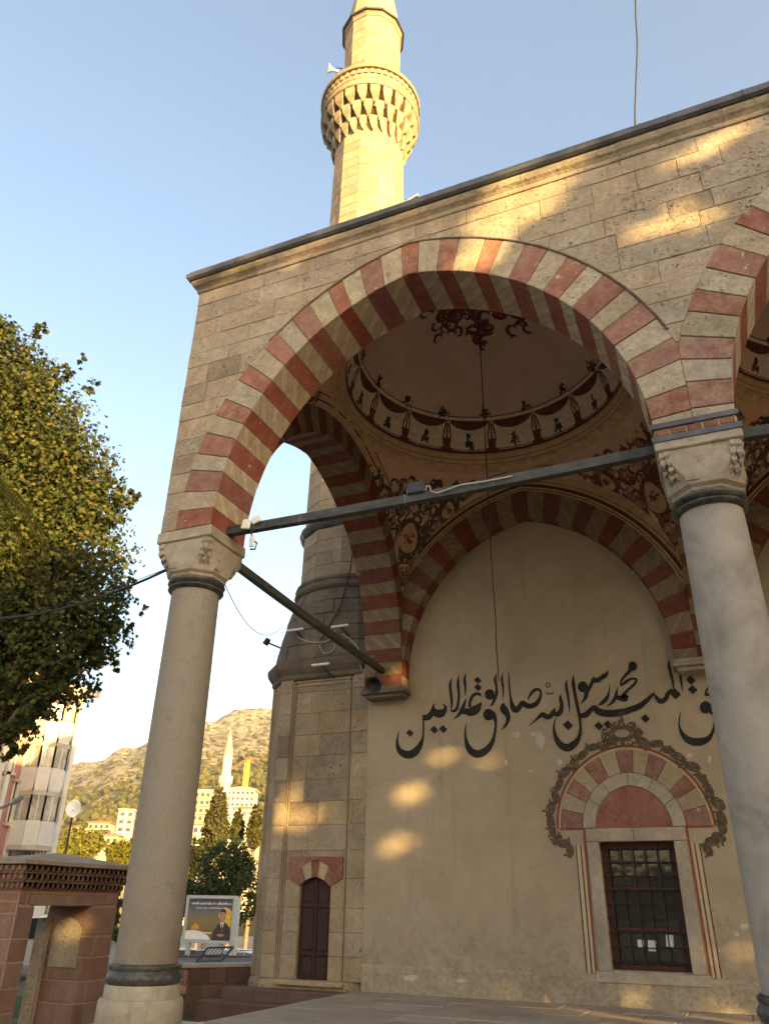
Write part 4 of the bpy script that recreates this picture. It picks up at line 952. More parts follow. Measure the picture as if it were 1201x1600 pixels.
# door
dm = MB(); arc = [(DX0+(DX1-DX0)*i/10, DZ1+(DZM-DZ1)*(1-((i-5)/5)**2)) for i in range(11)]
dm.prism([(x, FY+.13, z) for x, z in [(DX0, DZ0), (DX1, DZ0)]+arc[::-1]], (0, .04, 0))
door = obj('door', dm, M['wood'], mina)
for x0, x1 in ((DX0+.03, (DX0+DX1)/2-.012), ((DX0+DX1)/2+.012, DX1-.03)):
    for z0, z1 in ((.17, .46), (.56, 1.22), (1.32, 1.50)):
        mb = MB(); mb.cbox((x0+.03, FY+.117, z0), (x1-.03, FY+.131, z1), .012); obj('door_panel', mb, M['wood'], door)
    for za, zb in ((.13, .17), (.48, .54), (1.24, 1.30)):
        mb = MB(); mb.cbox((x0, FY+.108, za), (x1, FY+.131, zb), .006); obj('door_rail', mb, M['wood'], door)
mb = MB(); mb.cbox((DX0-.0, FY+.1, DZ0), (DX0+.03, FY+.13, DZ1+.0), .005); mb.cbox((DX1-.03, FY+.1, DZ0), (DX1, FY+.13, DZ1), .005); mb.cbox(((DX0+DX1)/2-.02, FY+.1, DZ0), ((DX0+DX1)/2+.02, FY+.13, DZM-.02), .005); obj('door_stile', mb, M['wood'], door)
mb = MB(); mb.box((DX0-.3, FY+.155, DZ0-.05), (DX1+.3, FY+.18, 2.1)); obj('door_back', mb, M['mortar'], mina)
mb = MB(); mb.cbox((DX0-.003, FY+.028, 2.0), (DX1+.003, FY+.12, 2.168), .005); obj('base_stone', mb, M['minstone'], mina)
# red and white flat arch over the door
PXC = (DX0+DX1)/2
def lint(pts, mat, nm, y=FY-.004):
    mb = MB(); mb.prism([(x, y, z) for x, z in pts], (0, .1, 0)); obj(nm, mb, mat, mina)
oarc = [(PXC+.50*u, 1.66+.34*(1-u*u*.95)) for u in (-1, -.55, -.18, .18, .55, 1)]; iarc = [(DX0+(DX1-DX0)*(u+1)/2, DZ1+(DZM-DZ1)*(1-u*u)) for u in (-1, -.62, -.2, .2, .62, 1)]
for i in range(5):
    red = i in (0, 2, 4); g = .003
    lint([(iarc[i][0]+g, iarc[i][1]), (iarc[i+1][0]-g, iarc[i+1][1]), (oarc[i+1][0]-g, oarc[i+1][1]), (oarc[i][0]+g, oarc[i][1])], M['redblock'] if red else M['pale'], 'lintel_stone')
lint([(PXC-.55, 1.72), (oarc[0][0]-.003, oarc[0][1]+.004), (oarc[1][0], oarc[1][1]+.005), (oarc[2][0], oarc[2][1]+.005), (PXC, 2.015), (PXC, 2.07), (PXC-.55, 2.06)], M['redblock'], 'lintel_stone', FY+.002)
lint([(PXC+.55, 1.72), (PXC+.55, 2.06), (PXC+.003, 2.07), (PXC+.003, 2.015), (oarc[3][0], oarc[3][1]+.005), (oarc[4][0], oarc[4][1]+.005), (oarc[5][0]+.003, oarc[5][1]+.004)], M['redblock'], 'lintel_stone', FY+.002)
mb = MB(); mb.cbox((DX0-.32, FY-.12, .03), (DX1+.36, FY+.16, .112), .02); obj('threshold', mb, M['minstone'], mina)
# cornice of the base, sloping transition, roll mouldings
mb = MB(); mb.loft([chsq(o, z) for o, z in ((-.05, 5.38), (.0, 5.40), (.03, 5.43), (.03, 5.50), (.07, 5.55), (.12, 5.63), (.14, 5.70), (.14, 5.78), (.05, 5.82))], True); obj('base_cornice', mb, M['soot'], mina)
def poly(r, z, n=24, a0=PI/12): return [(AX+r*math.cos(a0+2*PI*i/n), AY+r*math.sin(a0+2*PI*i/n), z) for i in range(n)]
sq = [Vector(v) for v in chsq(.04, 0)]
def sqr(ang):                                # distance to the chamfered square along a bearing
    d = Vector((math.cos(ang), math.sin(ang))); best = 9
    for i in range(8):
        p, q = sq[i].xy-Vector((AX, AY)), sq[(i+1) % 8].xy-Vector((AX, AY)); e = q-p; den = d.x*e.y-d.y*e.x
        if abs(den) < 1e-9: continue
        t = (p.x*e.y-p.y*e.x)/den; u = (p.x*d.y-p.y*d.x)/den
        if t > 0 and -1e-6 <= u <= 1+1e-6: best = min(best, t)
    return best
NS = 24; trz = [5.82, 6.14, 6.48, 6.80, 7.12, 7.42]
def trr(a, z): f = (z-5.82)/1.6; return sqr(a)*(1-f)**1.0+1.29*f-.10*math.sin(PI*f)*0+.05*math.sin(PI*f)
for i in range(5):
    off = (i % 2)*.5
    for k in range(12):
        a0, a1 = 2*PI*(k*2+off)/NS, 2*PI*(k*2+2+off)/NS; am = (a0+a1)/2
        if math.cos(am-math.atan2(-15.2, 7.3)) < -.25: continue
        mb = MB(); rings = []
        za, zb = trz[i]+.004, trz[i+1]-.004; j = random.uniform(-.012, .012)
        for z, e in ((za, .012), (za+.012, 0), (zb-.012, 0), (zb, .012)):
            rings.append([(AX+(trr(a, z)-e+j)*math.cos(a), AY+(trr(a, z)-e+j)*math.sin(a), z) for a in [a0+.004+(a1-a0-.008)*q/4 for q in range(5)]]+[(AX+(trr(a, z)-.2)*math.cos(a), AY+(trr(a, z)-.2)*math.sin(a), z) for a in (a1, a0)])
        mb.loft(rings, True); obj('transition_stone', mb, M['soot'], mina)
mb = MB(); mb.loft([[(AX+(trr(2*PI*k/48, z)-.03)*math.cos(2*PI*k/48), AY+(trr(2*PI*k/48, z)-.03)*math.sin(2*PI*k/48), z) for k in range(48)] for z in trz], True); obj('transition_core', mb, M['mortar'], mina)
mb = MB(); mb.loft([poly(r, z) for r, z in ((1.28, 7.41), (1.33, 7.43), (1.37, 7.48), (1.37, 7.54), (1.33, 7.57), (1.33, 7.60), (1.36, 7.64), (1.35, 7.69), (1.30, 7.72), (1.2, 7.72))], True); obj('roll_moulding', mb, M['soot'], mina)
mb = MB(); mb.loft([poly(r, z) for r, z in ((1.2, 8.93), (1.27, 8.95), (1.31, 9.0), (1.345, 9.06), (1.345, 9.12), (1.30, 9.16), (1.28, 9.2), (1.2, 9.22))], True); obj('roll_moulding', mb, M['lead'], mina)
N12 = 12; A12 = math.radians(-64)            # one facet looks towards the portico front
def shaft_r(z): return 1.265-.0105*(z-7.7) if z < 23 else .985
def shaft_stones(z0, z1, h, rf):
    z = z0; row = 0
    while z < z1-.1:
        zn = min(z1, z+h*random.uniform(.85, 1.15)); 
        if z1-zn < .15: zn = z1
        for k in range(N12):
            a0, a1 = A12+2*PI*(k-.5)/N12, A12+2*PI*(k+.5)/N12; am = (a0+a1)/2
            if math.cos(am-math.atan2(-15.2, 7.3)) < -.12: continue
            cuts = [0, 1] if random.random() < .55 else [0, random.choice((.38, .5, .62)), 1]
            for u0, u1 in zip(cuts, cuts[1:]):
                mb = MB(); j = random.uniform(-.003, .004); rings = []
                def P(a, u, z, e): 
                    r = rf(z)+j-e; p0 = Vector((math.cos(a0), math.sin(a0)))*r; p1 = Vector((math.cos(a1), math.sin(a1)))*r; q = p0+(p1-p0)*u; return (AX+q.x, AY+q.y, z)
                g = .004
                for zz, e in ((z+g, .008), (z+g+.008, 0), (zn-g-.008, 0), (zn-g, .008)):
                    rings.append([P(0, u0+g, zz, e), P(0, u1-g, zz, e), P(0, u1-g, zz, .14), P(0, u0+g, zz, .14)])
                mb.loft(rings, True); obj('shaft_stone', mb, M['minstone'], mina)
        z = zn; row += 1
mb = MB(); mb.loft([[(AX+(shaft_r(z)-.012)*math.cos(A12+2*PI*(k+.5)/N12), AY+(shaft_r(z)-.012)*math.sin(A12+2*PI*(k+.5)/N12), z) for k in range(N12)] for z in (7.7, 15, 22.9)], True)
obj('shaft_core', mb, M['minstone'], mina)
shaft_stones(7.72, 8.94, .34, shaft_r); shaft_stones(9.22, 12.2, .42, shaft_r); shaft_stones(18.6, 22.62, .42, shaft_r)
# balcony: three tiers of stalactites, moulded ring, carved parapet
TI = [(22.55, 23.12, 1.13, 1.24, 24), (23.0, 23.62, 1.22, 1.42, 24), (23.5, 24.12, 1.38, 1.58, 24)]
mb = MB(); mb.loft([poly(r, z, 48) for r, z in ((1.05, 22.5), (1.06, 22.7), (1.10, 23.1), (1.20, 23.6), (1.36, 24.10), (1.50, 24.12), (1.55, 24.15))], True); obj('balcony_core', mb, M['minstone'], mina)
for ti, (z0, z1, r0, r1, n) in enumerate(TI):
    for k in range(n):
        a = 2*PI*(k+(ti % 2)*.5)/n; da = PI/n*(.72 if ti < 2 else .74)
        if math.cos(a-math.atan2(-15.2, 7.3)) < -.3: continue
        pl = lambda an, r, z: (AX+r*math.cos(an), AY+r*math.sin(an), z)
        h = z1-z0; mb = MB()
        front = [pl(a-da, r1, z1), pl(a-da, r1-.01, z0+h*.52), pl(a-da*.55, r0+.05, z0+h*.22), pl(a, r0+.02, z0), pl(a+da*.55, r0+.05, z0+h*.22), pl(a+da, r1-.01, z0+h*.52), pl(a+da, r1, z1)]
        back = [pl(a-da*.8, r0-.16, z1), pl(a-da*.7, r0-.16, z0+h*.6), pl(a-da*.4, r0-.16, z0+h*.4), pl(a, r0-.14, z0+h*.1), pl(a+da*.4, r0-.16, z0+h*.4), pl(a+da*.7, r0-.16, z0+h*.6), pl(a+da*.8, r0-.16, z1)]
        mb.loft([front, back], True); obj('stalactite', mb, M['minstone'], mina)
mb = MB(); mb.loft([poly(r, z, 48) for r, z in ((1.5, 24.10), (1.60, 24.12), (1.63, 24.17), (1.63, 24.24), (1.59, 24.27), (1.59, 24.36), (1.625, 24.40), (1.3, 24.40))], True); obj('balcony_ring', mb, M['minstone'], mina)
mb = MB(); mb.loft([poly(r, z, 48) for r, z in ((1.56, 24.39), (1.56, 24.90), (1.3, 24.90))], False); mb.loft([poly(r, z, 48) for r, z in ((1.54, 24.885), (1.64, 24.90), (1.665, 24.95), (1.665, 25.02), (1.62, 25.06), (1.4, 25.06))], True); par = obj('parapet', mb, M['minstone'], mina)
for row, (z0, z1) in enumerate(((24.43, 24.63), (24.67, 24.87))):
    for k in range(48):
        a = 2*PI*(k+.5*row)/48
        if math.cos(a-math.atan2(-15.2, 7.3)) < -.1: continue
        mb = MB(); r = 1.60; da = PI/48*.62; pl = lambda an, rr, z: (AX+rr*math.cos(an), AY+rr*math.sin(an), z)
        mb.loft([[pl(a-da, r, z0), pl(a+da, r, z0), pl(a+da*1.1, r, (z0+z1)/2), pl(a+da*.5, r, z1), pl(a-da*.5, r, z1), pl(a-da*1.1, r, (z0+z1)/2)], [pl(a-da, r-.05, z0), pl(a+da, r-.05, z0), pl(a+da*1.1, r-.05, (z0+z1)/2), pl(a+da*.5, r-.05, z1), pl(a-da*.5, r-.05, z1), pl(a-da*1.1, r-.05, (z0+z1)/2)]], True)
        obj('parapet_carving', mb, M['minstone'], par)
mb = MB(); mb.loft([[(AX+.975*math.cos(A12+2*PI*(k+.5)/N12), AY+.975*math.sin(A12+2*PI*(k+.5)/N12), z) for k in range(N12)] for z in (24.3, 28.9)], True); obj('upper_core', mb, M['minstone'], mina)
shaft_stones(24.6, 28.75, .42, lambda z: .99)
mb = MB(); mb.loft([poly(r, z, 12, A12+PI/12) for r, z in ((.98, 28.72), (1.03, 28.76), (1.03, 28.88), (1.07, 28.93), (1.0, 28.96))], True); obj('neck_moulding', mb, M['minstone'], mina)
mb = MB(); mb.loft([poly(r, z, 12, A12+PI/12) for r, z in ((.9, 28.95), (1.13, 28.96), (1.14, 29.04), (1.0, 29.10))], True); cap = obj('eave', mb, M['lead'], mina)
mb = MB(); mb.loft([poly(r, z, 12, A12+PI/12) for r, z in ((1.02, 29.08), (.62, 32.0), (.24, 34.6), (.03, 36.2))], True); obj('spire', mb, M['pale'], mina)
def onslope(q):                              # where a sight line meets the sloping transition (or shaft) of the minaret
    v = pray(q).normalized(); p = Vector(CP); t = 8
    while t < 30:
        x = p+v*t; r = math.hypot(x.x-AX, x.y-AY); a = math.atan2(x.y-AY, x.x-AX)
        lim = trr(a, x.z) if 5.82 < x.z < 7.42 else (1.3 if x.z >= 7.42 else sqr(a))
        if r < lim+.05: return x
        t += .02
    return onp(q, 1, 6.5)
# fixtures on the minaret
sp = onp((521, 110), 1, 7.2); horn('horn_loudspeaker', 'pale horn loudspeaker fixed on the minaret balcony parapet', sp, (-.75, -.6, .0), 1.15, M['white'])
for px, py, lb in ((461, 984, 'white tube lamp on dark minaret slope, nearest the black spotlight'), (531, 978, 'white tube lamp on dark minaret slope, close to the dark tie beam'), (501, 1038, 'white tube lamp under the minaret base cornice')):
    yy = FY+.75 if py < 1000 else FY-.06
    if px < 500: yy = FY+.95
    c = onp((px, py), 1, yy-.3) if py > 1000 else onslope((px, py))-pray((px, py)).normalized()*.22; t = thing('tube_lamp', lb, 'lamp', tuple(c), 'tube lamps on the minaret'); rot = .12 if px > 520 else 0
    mb = MB(); mb.cbox((c.x-.20, c.y-.03, c.z-.025), (c.x+.20, c.y+.03, c.z+.02), .01); o = obj('casing', mb, M['white'], t)
    mb = MB(); mb.box((c.x-.19, c.y-.025, c.z-.032), (c.x+.19, c.y+.025, c.z-.0255)); obj('diffuser', mb, M['whitecable'], t)
    mb = MB(); mb.tube([(c.x+.02, c.y, c.z-.02), (c.x+.1, c.y+.15, c.z-.14), (c.x+.13, c.y+.42, c.z-.2)], .015, 6); obj('arm', mb, M['iron'], t)
c = onp((421, 1004), 1, 7.0); t = thing('spotlight', 'small black spotlight sticking out left of the minaret slope', 'spotlight', tuple(c))
mb = MB(); mb.tube([(c.x-.10, c.y-.02, c.z-.04), (c.x-.03, c.y, c.z+.09)], [.07, .06], 10); obj('head', mb, M['iron'], t); mb = MB(); mb.tube([(c.x-.04, c.y, c.z), (c.x+.2, c.y+.2, c.z-.1), (c.x+.4, c.y+.4, c.z-.14)], .02, 6); obj('arm', mb, M['iron'], t)
def wire(pts, r, label, m='cable', group=None, sag=0, cat='cable'):
    mb = MB(); P = [Vector(p) for p in pts]
    if sag: a, c = P[0], P[-1]; P = [a+(c-a)*i/14-Vector((0, 0, sag*4*(i/14)*(1-i/14))) for i in range(15)]
    elif len(P) > 2: P = [Vector(p) for p in catmull([tuple(p) for p in P], 5)]
    mb.tube(P, r, 5); return obj('cable', mb, M[m], None, label=label, cat=cat, group=group)
wire([onslope(q) for q in ((550, 867), (545, 900), (532, 945), (519, 970), (512, 985), (500, 1000))], .014, 'black cable running down the minaret above the dark slope')
wire([onslope(q) for q in ((465, 995), (480, 1002), (500, 1004), (515, 999))]+[onslope((524, 985))], .009, 'white cable looping between the minaret tube lamps', 'whitecable')
wire([onslope(q) for q in ((535, 990), (548, 1000), (556, 1008), (562, 1020), (563, 1040), (570, 1058))], .009, 'white cable dropping from the minaret lamp to the horn loudspeaker', 'whitecable')
wire([onslope(q) for q in ((524, 1004), (518, 1018), (505, 1020), (499, 1008))], .009, 'short white cable loop on the dark minaret slope', 'whitecable')
pA = Vector((.05, .45, 5.1)); wire([pA, onslope((442, 978))], .006, 'thin drooping wire from the granite capital to the minaret', 'cable', None, .45)
pl_ = onp((262, 890), 1, -.2); pe = atd((-60, 962), 14)
wire([pl_, pe], .018, 'thick black overhead cable tied to the granite column capital', 'cable', None, .25); wire([pl_+Vector((0, 0, .02)), atd((-60, 978), 14)], .005, 'thin overhead wire beside the thick black cable', 'cable', None, .12)
pw = onp((991, 195), 1, .3); wire([pw-Vector((0, 0, .4))]+[onp(q, 1, .3) for q in ((991.5, 190), (993, 130), (995, 70), (992.5, 20), (992, -60))], .012, 'black wire rising from the portico roof into the sky')
# low metal rail end showing above the roof
c = onp((645, 312), 1, 2.0); t = thing('roof_bracket', 'small metal bracket on the roof edge beside the minaret', 'bracket', tuple(c))
mb = MB(); mb.tube([(c.x-.12, c.y, c.z-1.2), (c.x-.12, c.y, c.z+.03)], .04, 6); obj('post', mb, M['iron'], t); mb = MB(); mb.tube([(c.x-.2, c.y, c.z-.02), (c.x+.12, c.y-.05, c.z+.02)], .03, 6); obj('rail', mb, M['whitecable'], t)
# steps in front of the minaret door
st = thing('door_steps', 'two worn stone steps below the minaret door', 'steps', (-1.6, 6.0, -.4))
mb = MB(); mb.cbox((-2.98, 5.98, -.64), (-.605, FY-.02, -.02), .02); obj('step', mb, M['darkwall'], st)
mb = MB(); mb.cbox((-3.25, 5.62, -.66), (-.605, 5.976, -.20), .02); obj('step', mb, M['darkwall'], st)
# ================================================================== terrain
VB = math.atan2(CF.x, CF.y)                  # bearing of the view, clockwise from +Y
def smooth(a, b, t): t = max(0, min(1, (t-a)/(b-a))); return t*t*(3-2*t)
def bearing(q): v = pray(q); return math.atan2(v.x, v.y)
RB = [(bearing((px, 1300)), e) for px, e in ((-500, .05), (-120, .075), (20, .105), (120, .142), (180, .165), (240, .186), (300, .203), (410, .222), (600, .235), (900, .20), (1400, .12))]
def ridge(b):
    if b <= RB[0][0]: return .05
    for (b0, e0), (b1, e1) in zip(RB, RB[1:]):
        if b <= b1: return e0+(e1-e0)*smooth(b0, b1, b)
    return .10
def vnoise(x, y, s):                         # cheap smooth noise
    x, y = x/s, y/s
    return math.sin(x*1.7+1.3*math.sin(y*1.1))*math.cos(y*1.9+1.7*math.sin(x*.8+2))*.5+.3*math.sin(x*3.7+y*2.9+1)*math.cos(y*4.3-x*2.1)+.2*math.sin(x*8.1-y*6.3)*math.cos(x*5.5+y*9.2)
def ground_z(x, y):
    dx, dy = x-CP[0], y-CP[1]; r = math.hypot(dx, dy); b = math.atan2(dx, dy); s = dx*math.sin(VB)+dy*math.cos(VB)
    z = -.6-.02*max(0, min(s, 37)-28)-2.2*smooth(37.5, 48, s)
    if r > 130:
        rg = ridge(b); tab = [(130, z), (300, 300*.045*rg/.2), (600, 600*.088*rg/.2), (1000, 1000*.15*rg/.2), (1500, 1500*rg), (2300, 2300*rg*.55), (6000, 40)]
        for (r0, z0), (r1, z1) in zip(tab, tab[1:]):
            if r <= r1: z = z0+(z1-z0)*(r-r0)/(r1-r0); break
        amp = smooth(250, 1300, r)*22
        z += amp*vnoise(x, y, 150)+amp*.5*vnoise(x+300, y, 55)+amp*.18*vnoise(x, y-200, 19)
    return z
def ring_terrain(rs, nb, b0, b1):
    mb = MB(); rows = []
    for r in rs: rows.append([(CP[0]+r*math.sin(b0+(b1-b0)*i/nb), CP[1]+r*math.cos(b0+(b1-b0)*i/nb), 0) for i in range(nb+1)])
    rows = [[(x, y, ground_z(x, y)) for x, y, _ in rw] for rw in rows]; mb.loft(rows, False, 0, False); return mb
def mk_ground():
    t = NT('asphalt_and_paving'); P = t.pos(); n = t.noise(.6, 6, .6, P); c = t.ramp(n, [(.35, (.10,.095,.09,1)), (.65, (.17,.16,.15,1))]); n2 = t.noise(40, 4, .6, P)
    c = t.mix(t.math('MULTIPLY', t.step(n2, .5, .7), .4), c, (.07,.068,.066,1)); t.bump(n2, .3, .01); return t.fin(c, .9, .2)
M['ground'] = mk_ground()
obj('ground', ring_terrain([0.01, 6, 12, 20, 28, 33, 36.9, 38.5, 40, 42, 44, 46, 48, 52, 60, 75, 100, 130], 96, 0, 2*PI), M['ground'], None, True, kind='structure')
def mk_mountain():
    t = NT('limestone_mountain'); P = t.pos(); sp = t.n('SeparateXYZ'); t.l(P, sp.inputs[0])
    n = t.noise(.018, 9, .68, P); rock = t.ramp(t.noise(.06, 8, .7, P), [(.3, (.22,.185,.135,1)), (.55, (.33,.285,.215,1)), (.75, (.43,.385,.30,1))])
    fo = t.ramp(t.noise(.12, 7, .7, P), [(.3, (.055,.058,.03,1)), (.6, (.085,.085,.045,1)), (.8, (.125,.115,.065,1))])
    hz = t.math('MULTIPLY', t.math('SUBTRACT', sp.outputs['Z'], 150), .0018); f = t.step(t.math('ADD', n, hz), .42, .50)
    f2 = t.math('MULTIPLY', f, t.step(t.noise(.09, 7, .72, P), .44, .50)); c = t.mix(f2, fo, rock)
    t.bump(t.noise(.07, 9, .72, P), 1.0, 12); return t.fin(c, .95, .1)
M['mountain'] = mk_mountain()
obj('mountain', ring_terrain([129, 160, 200, 250]+[300+30*i for i in range(34)]+[1330+22*i for i in range(16)]+[1750, 1900, 2300, 3200, 6000], 260, VB-1.1, VB+1.0), M['mountain'], None, True, kind='structure')
obj('far_plain', ring_terrain([129, 200, 300, 500, 900, 1500, 2300, 6000], 60, VB+1.0, VB-1.1+2*PI), M['mountain'], None, True, kind='structure')

# ================================================================== foliage
def leafmat(name, ca, cb, cc, tr=.35):
    t = NT(name); g = t.n('NewGeometry'); r = g.outputs['Random Per Island']
    c = t.ramp(r, [(0, ca), (.5, cb), (1, cc)]); c = varied(t, c, .12, .008)
    out = t.t.nodes['Material Output']; df = t.n('BsdfDiffuse'); tl = t.n('BsdfTranslucent'); mx = t.n('MixShader'); mx.inputs[0].default_value = tr
    t.l(c, df.inputs[0]); t.l(c, tl.inputs[0]); t.l(df.outputs[0], mx.inputs[1]); t.l(tl.outputs[0], mx.inputs[2]); t.l(mx.outputs[0], out.inputs[0]); return t.mat
M['plane'] = leafmat('plane_leaves', (.03,.045,.018,1), (.062,.074,.026,1), (.125,.115,.036,1))
M['dkleaf'] = leafmat('dark_leaves', (.03,.05,.02,1), (.05,.075,.028,1), (.075,.10,.04,1))
M['ltleaf'] = leafmat('light_leaves', (.10,.105,.026,1), (.15,.145,.035,1), (.21,.19,.05,1))
M['cypress'] = leafmat('cypress_leaves', (.045,.048,.018,1), (.075,.075,.027,1), (.115,.105,.04,1), .2)
M['bark'] = stone('bark', (.12,.095,.07,1), (.24,.20,.15,1), .1, 4, 14, 1, .3)
LOBE = np.array([(0, -.5), (.16, -.18), (.5, -.12), (.26, .08), (.36, .36), (.1, .22), (0, .55), (-.1, .22), (-.36, .36), (-.26, .08), (-.5, -.12), (-.16, -.18)])
OVAL = np.array([(0, -.5), (.26, -.1), (.2, .25), (0, .5), (-.2, .25), (-.26, -.1)])
def leaves_mesh(name, cen, size, shape, mat, keep=None, normal=None, spread=.9):
    if keep is not None: cen = cen[keep]; 
    n = len(cen); k = len(shape); a = rng.normal(size=(n, 3))
    if normal is not None: a = a*spread+(normal[keep] if keep is not None else normal)
    a /= np.linalg.norm(a, axis=1)[:, None]; t = rng.normal(size=(n, 3)); t -= (t*a).sum(1)[:, None]*a; t /= np.linalg.norm(t, axis=1)[:, None]; bt = np.cross(a, t)
    s = size*rng.uniform(.65, 1.25, n)
    V = cen[:, None, :]+(t[:, None, :]*shape[None, :, 0:1]+bt[:, None, :]*shape[None, :, 1:2])*s[:, None, None]-a[:, None, :]*(np.abs(shape[:, 0])*.25)[None, :, None]*s[:, None, None]
    me = bpy.data.meshes.new(name); me.vertices.add(n*k); me.vertices.foreach_set('co', V.reshape(-1)); me.loops.add(n*k); me.loops.foreach_set('vertex_index', np.arange(n*k, dtype=np.int32))
    me.polygons.add(n); me.polygons.foreach_set('loop_start', np.arange(0, n*k, k, dtype=np.int32)); me.polygons.foreach_set('loop_total', np.full(n, k, dtype=np.int32)); me.update(calc_edges=True); me.materials.append(mat); return me
def crown_points(balls, n, shell=.55):       # leaves gathered in twig clumps inside a set of balls (c, r, squash)
    vol = np.array([r**2.2 for c, r in balls]); pick = rng.choice(len(balls), size=max(8, n//16), p=vol/vol.sum())
    d = rng.normal(size=(len(pick), 3)); d /= np.linalg.norm(d, axis=1)[:, None]; rad = rng.uniform(shell, 1.04, len(pick))
    C = np.array([balls[i][0] for i in pick]); R = np.array([balls[i][1] for i in pick]); cl = C+d*(R*rad)[:, None]
    idx = rng.integers(0, len(pick), n); sg = np.minimum(.22*R[idx], .45); pts = cl[idx]+rng.normal(size=(n, 3))*(sg*.6)[:, None]
    nn = d[idx]+np.array((0, 0, .5)); return pts, nn
def tree(name, label, base, balls, n, size, mat, shape=OVAL, trunk_r=.25, group=None, cat='tree', keepf=None, limbs=True):
    base = Vector(base); t = thing(name, label, cat, tuple(base), group); pts, nn = crown_points(balls, n)
    keep = keepf(pts) if keepf else None
    obj('crown', leaves_mesh('crown', pts, size, shape, mat, keep, nn), mat, t)
    o = t.children[0]; mb = MB(); top = Vector(np.mean([b[0] for b in balls], axis=0)); zt = min(b[0][2]-b[1]*.5 for b in balls); fork = base+(Vector((top.x, top.y, 0))-Vector((base.x, base.y, 0)))*.5; fork.z = max(base.z+.3*(top.z-base.z), min(top.z, zt))
    mb.tube([base-Vector((0, 0, .3)), base+Vector((.02, 0, .3)), (base+fork)/2+Vector((trunk_r*.4, 0, 0)), fork], [trunk_r*1.35, trunk_r*1.05, trunk_r*.95, trunk_r*.8], 9)
    for c, r in [q for q in balls if q[1] > .45 and limbs]: mb.tube([fork, (fork+Vector(c))/2+Vector((random.uniform(-.3, .3), random.uniform(-.3, .3), -r*.15)), Vector(c)+Vector((0, 0, r*.3))], [trunk_r*.55, trunk_r*.32, trunk_r*.08], 6)
    obj('trunk', mb, M['bark'], t, True); return t
def ball(px, py, rp, d):                     # a ball that spans rp pixels at distance d
    c = atd((px, py), d); k = (c-Vector(CP)).dot(CF)/FPX; return (np.array(c), rp*k)
lb = [ball(*q) for q in ((-70,640,120,21),(15,600,70,20),(60,660,75,19.5),(105,735,70,19),(150,790,48,18.5),(50,780,110,20),(-20,740,130,21.5),(0,900,140,20),(110,860,85,19),(150,950,55,18.6),(85,985,85,19),(165,1000,40,18.6),(30,1040,75,19),(-70,1000,140,20.5),(110,1060,45,18.8),(30,1115,40,18.5),(60,1100,35,18.6),(-90,830,150,22),(-5,545,48,20.5),(185,775,26,18.4),(-10,1140,35,18.6),(15,1165,22,18.5),(62,520,15,20),(140,602,13,19),(212,772,12,18.4),(222,960,12,18.5),(130,560,9,19.3),(195,905,14,18.5),(10,515,16,20),(100,590,20,19.4),(205,985,12,18.4),(170,1045,16,18.5))]
lc = np.mean([b[0] for b in lb], axis=0)
tree('plane_tree', 'big leafy plane tree beside the gatehouse, its right side catching low sun', (lc[0]-1.5, lc[1], -.6), lb, 105000, .135, M['plane'], LOBE, .38)

def mk_tree(px, py, rp, d, n, size, mat, name, label, group='trees beyond the gatehouse', extra=()):
    bl = [ball(px, py, rp*.62, d)]+[ball(px+rp*.6*math.cos(a), py+rp*.55*math.sin(a), rp*random.uniform(.36, .52), d+random.uniform(-.5, .5)) for a in [random.uniform(0, 6.28) for _ in range(7)]]+[ball(*e) for e in extra]
    g = atd((px, 1420), d); tree(name, label, (g.x, g.y, ground_z(g.x, g.y)), bl, n, size, mat, OVAL, .16, group)
mk_tree(350, 1372, 52, 52, 9000, .22, M['dkleaf'], 'broadleaf_tree', 'dark green leafy tree behind the billboard', extra=((365,1330,30,52),(380,1400,40,51),(335,1415,34,51)))
mk_tree(312, 1345, 34, 92, 6000, .34, M['ltleaf'], 'broadleaf_tree', 'sunlit yellow green tree at the foot of the big cypress')
mk_tree(300, 1402, 34, 56, 5000, .24, M['dkleaf'], 'broadleaf_tree', 'bright green bushy tree just above the billboard frame', extra=((318,1408,24,55),))
mk_tree(130, 1325, 36, 92, 6500, .34, M['ltleaf'], 'broadleaf_tree', 'sunlit yellow tree between apartment block and gatehouse roof')
mk_tree(192, 1330, 30, 98, 5500, .34, M['ltleaf'], 'broadleaf_tree', 'sunlit yellow tree beside the granite column shaft')
mk_tree(80, 1335, 22, 88, 4000, .34, M['ltleaf'], 'broadleaf_tree', 'small sunlit bush under the apartment balconies')
mk_tree(168, 1420, 26, 48, 3000, .24, M['dkleaf'], 'broadleaf_tree', 'dark shaded bush behind the gatehouse corner', extra=((172,1470,22,47),))
def cyp(px, ytop, ybot, hw, d, n, label):
    b = atd((px, ybot), d); tp = atd((px, ytop), d); h = tp.z-b.z; k = (b-Vector(CP)).dot(CF)/FPX; w = hw*k
    bl = [(np.array((b.x+random.uniform(-.15, .15)*w, b.y+random.uniform(-.15, .15)*w, b.z+h*f)), w*(.12+.95*min(1, .45+f*2.2)*(1-f)**.62)) for f in [i/13 for i in range(13)]]
    tree('cypress_tree', label, (b.x, b.y, ground_z(b.x, b.y)), bl, n, .34, M['cypress'], OVAL, .2, 'cypresses on the slope')
cyp(334, 1228, 1325, 22, 75, 9000, 'tallest dark cypress standing in front of the small white minaret'); cyp(369, 1262, 1315, 12, 80, 3500, 'slim cypress between the tall cypress and the stone minaret'); cyp(396, 1255, 1320, 14, 78, 3500, 'cypress half hidden behind the minaret base')
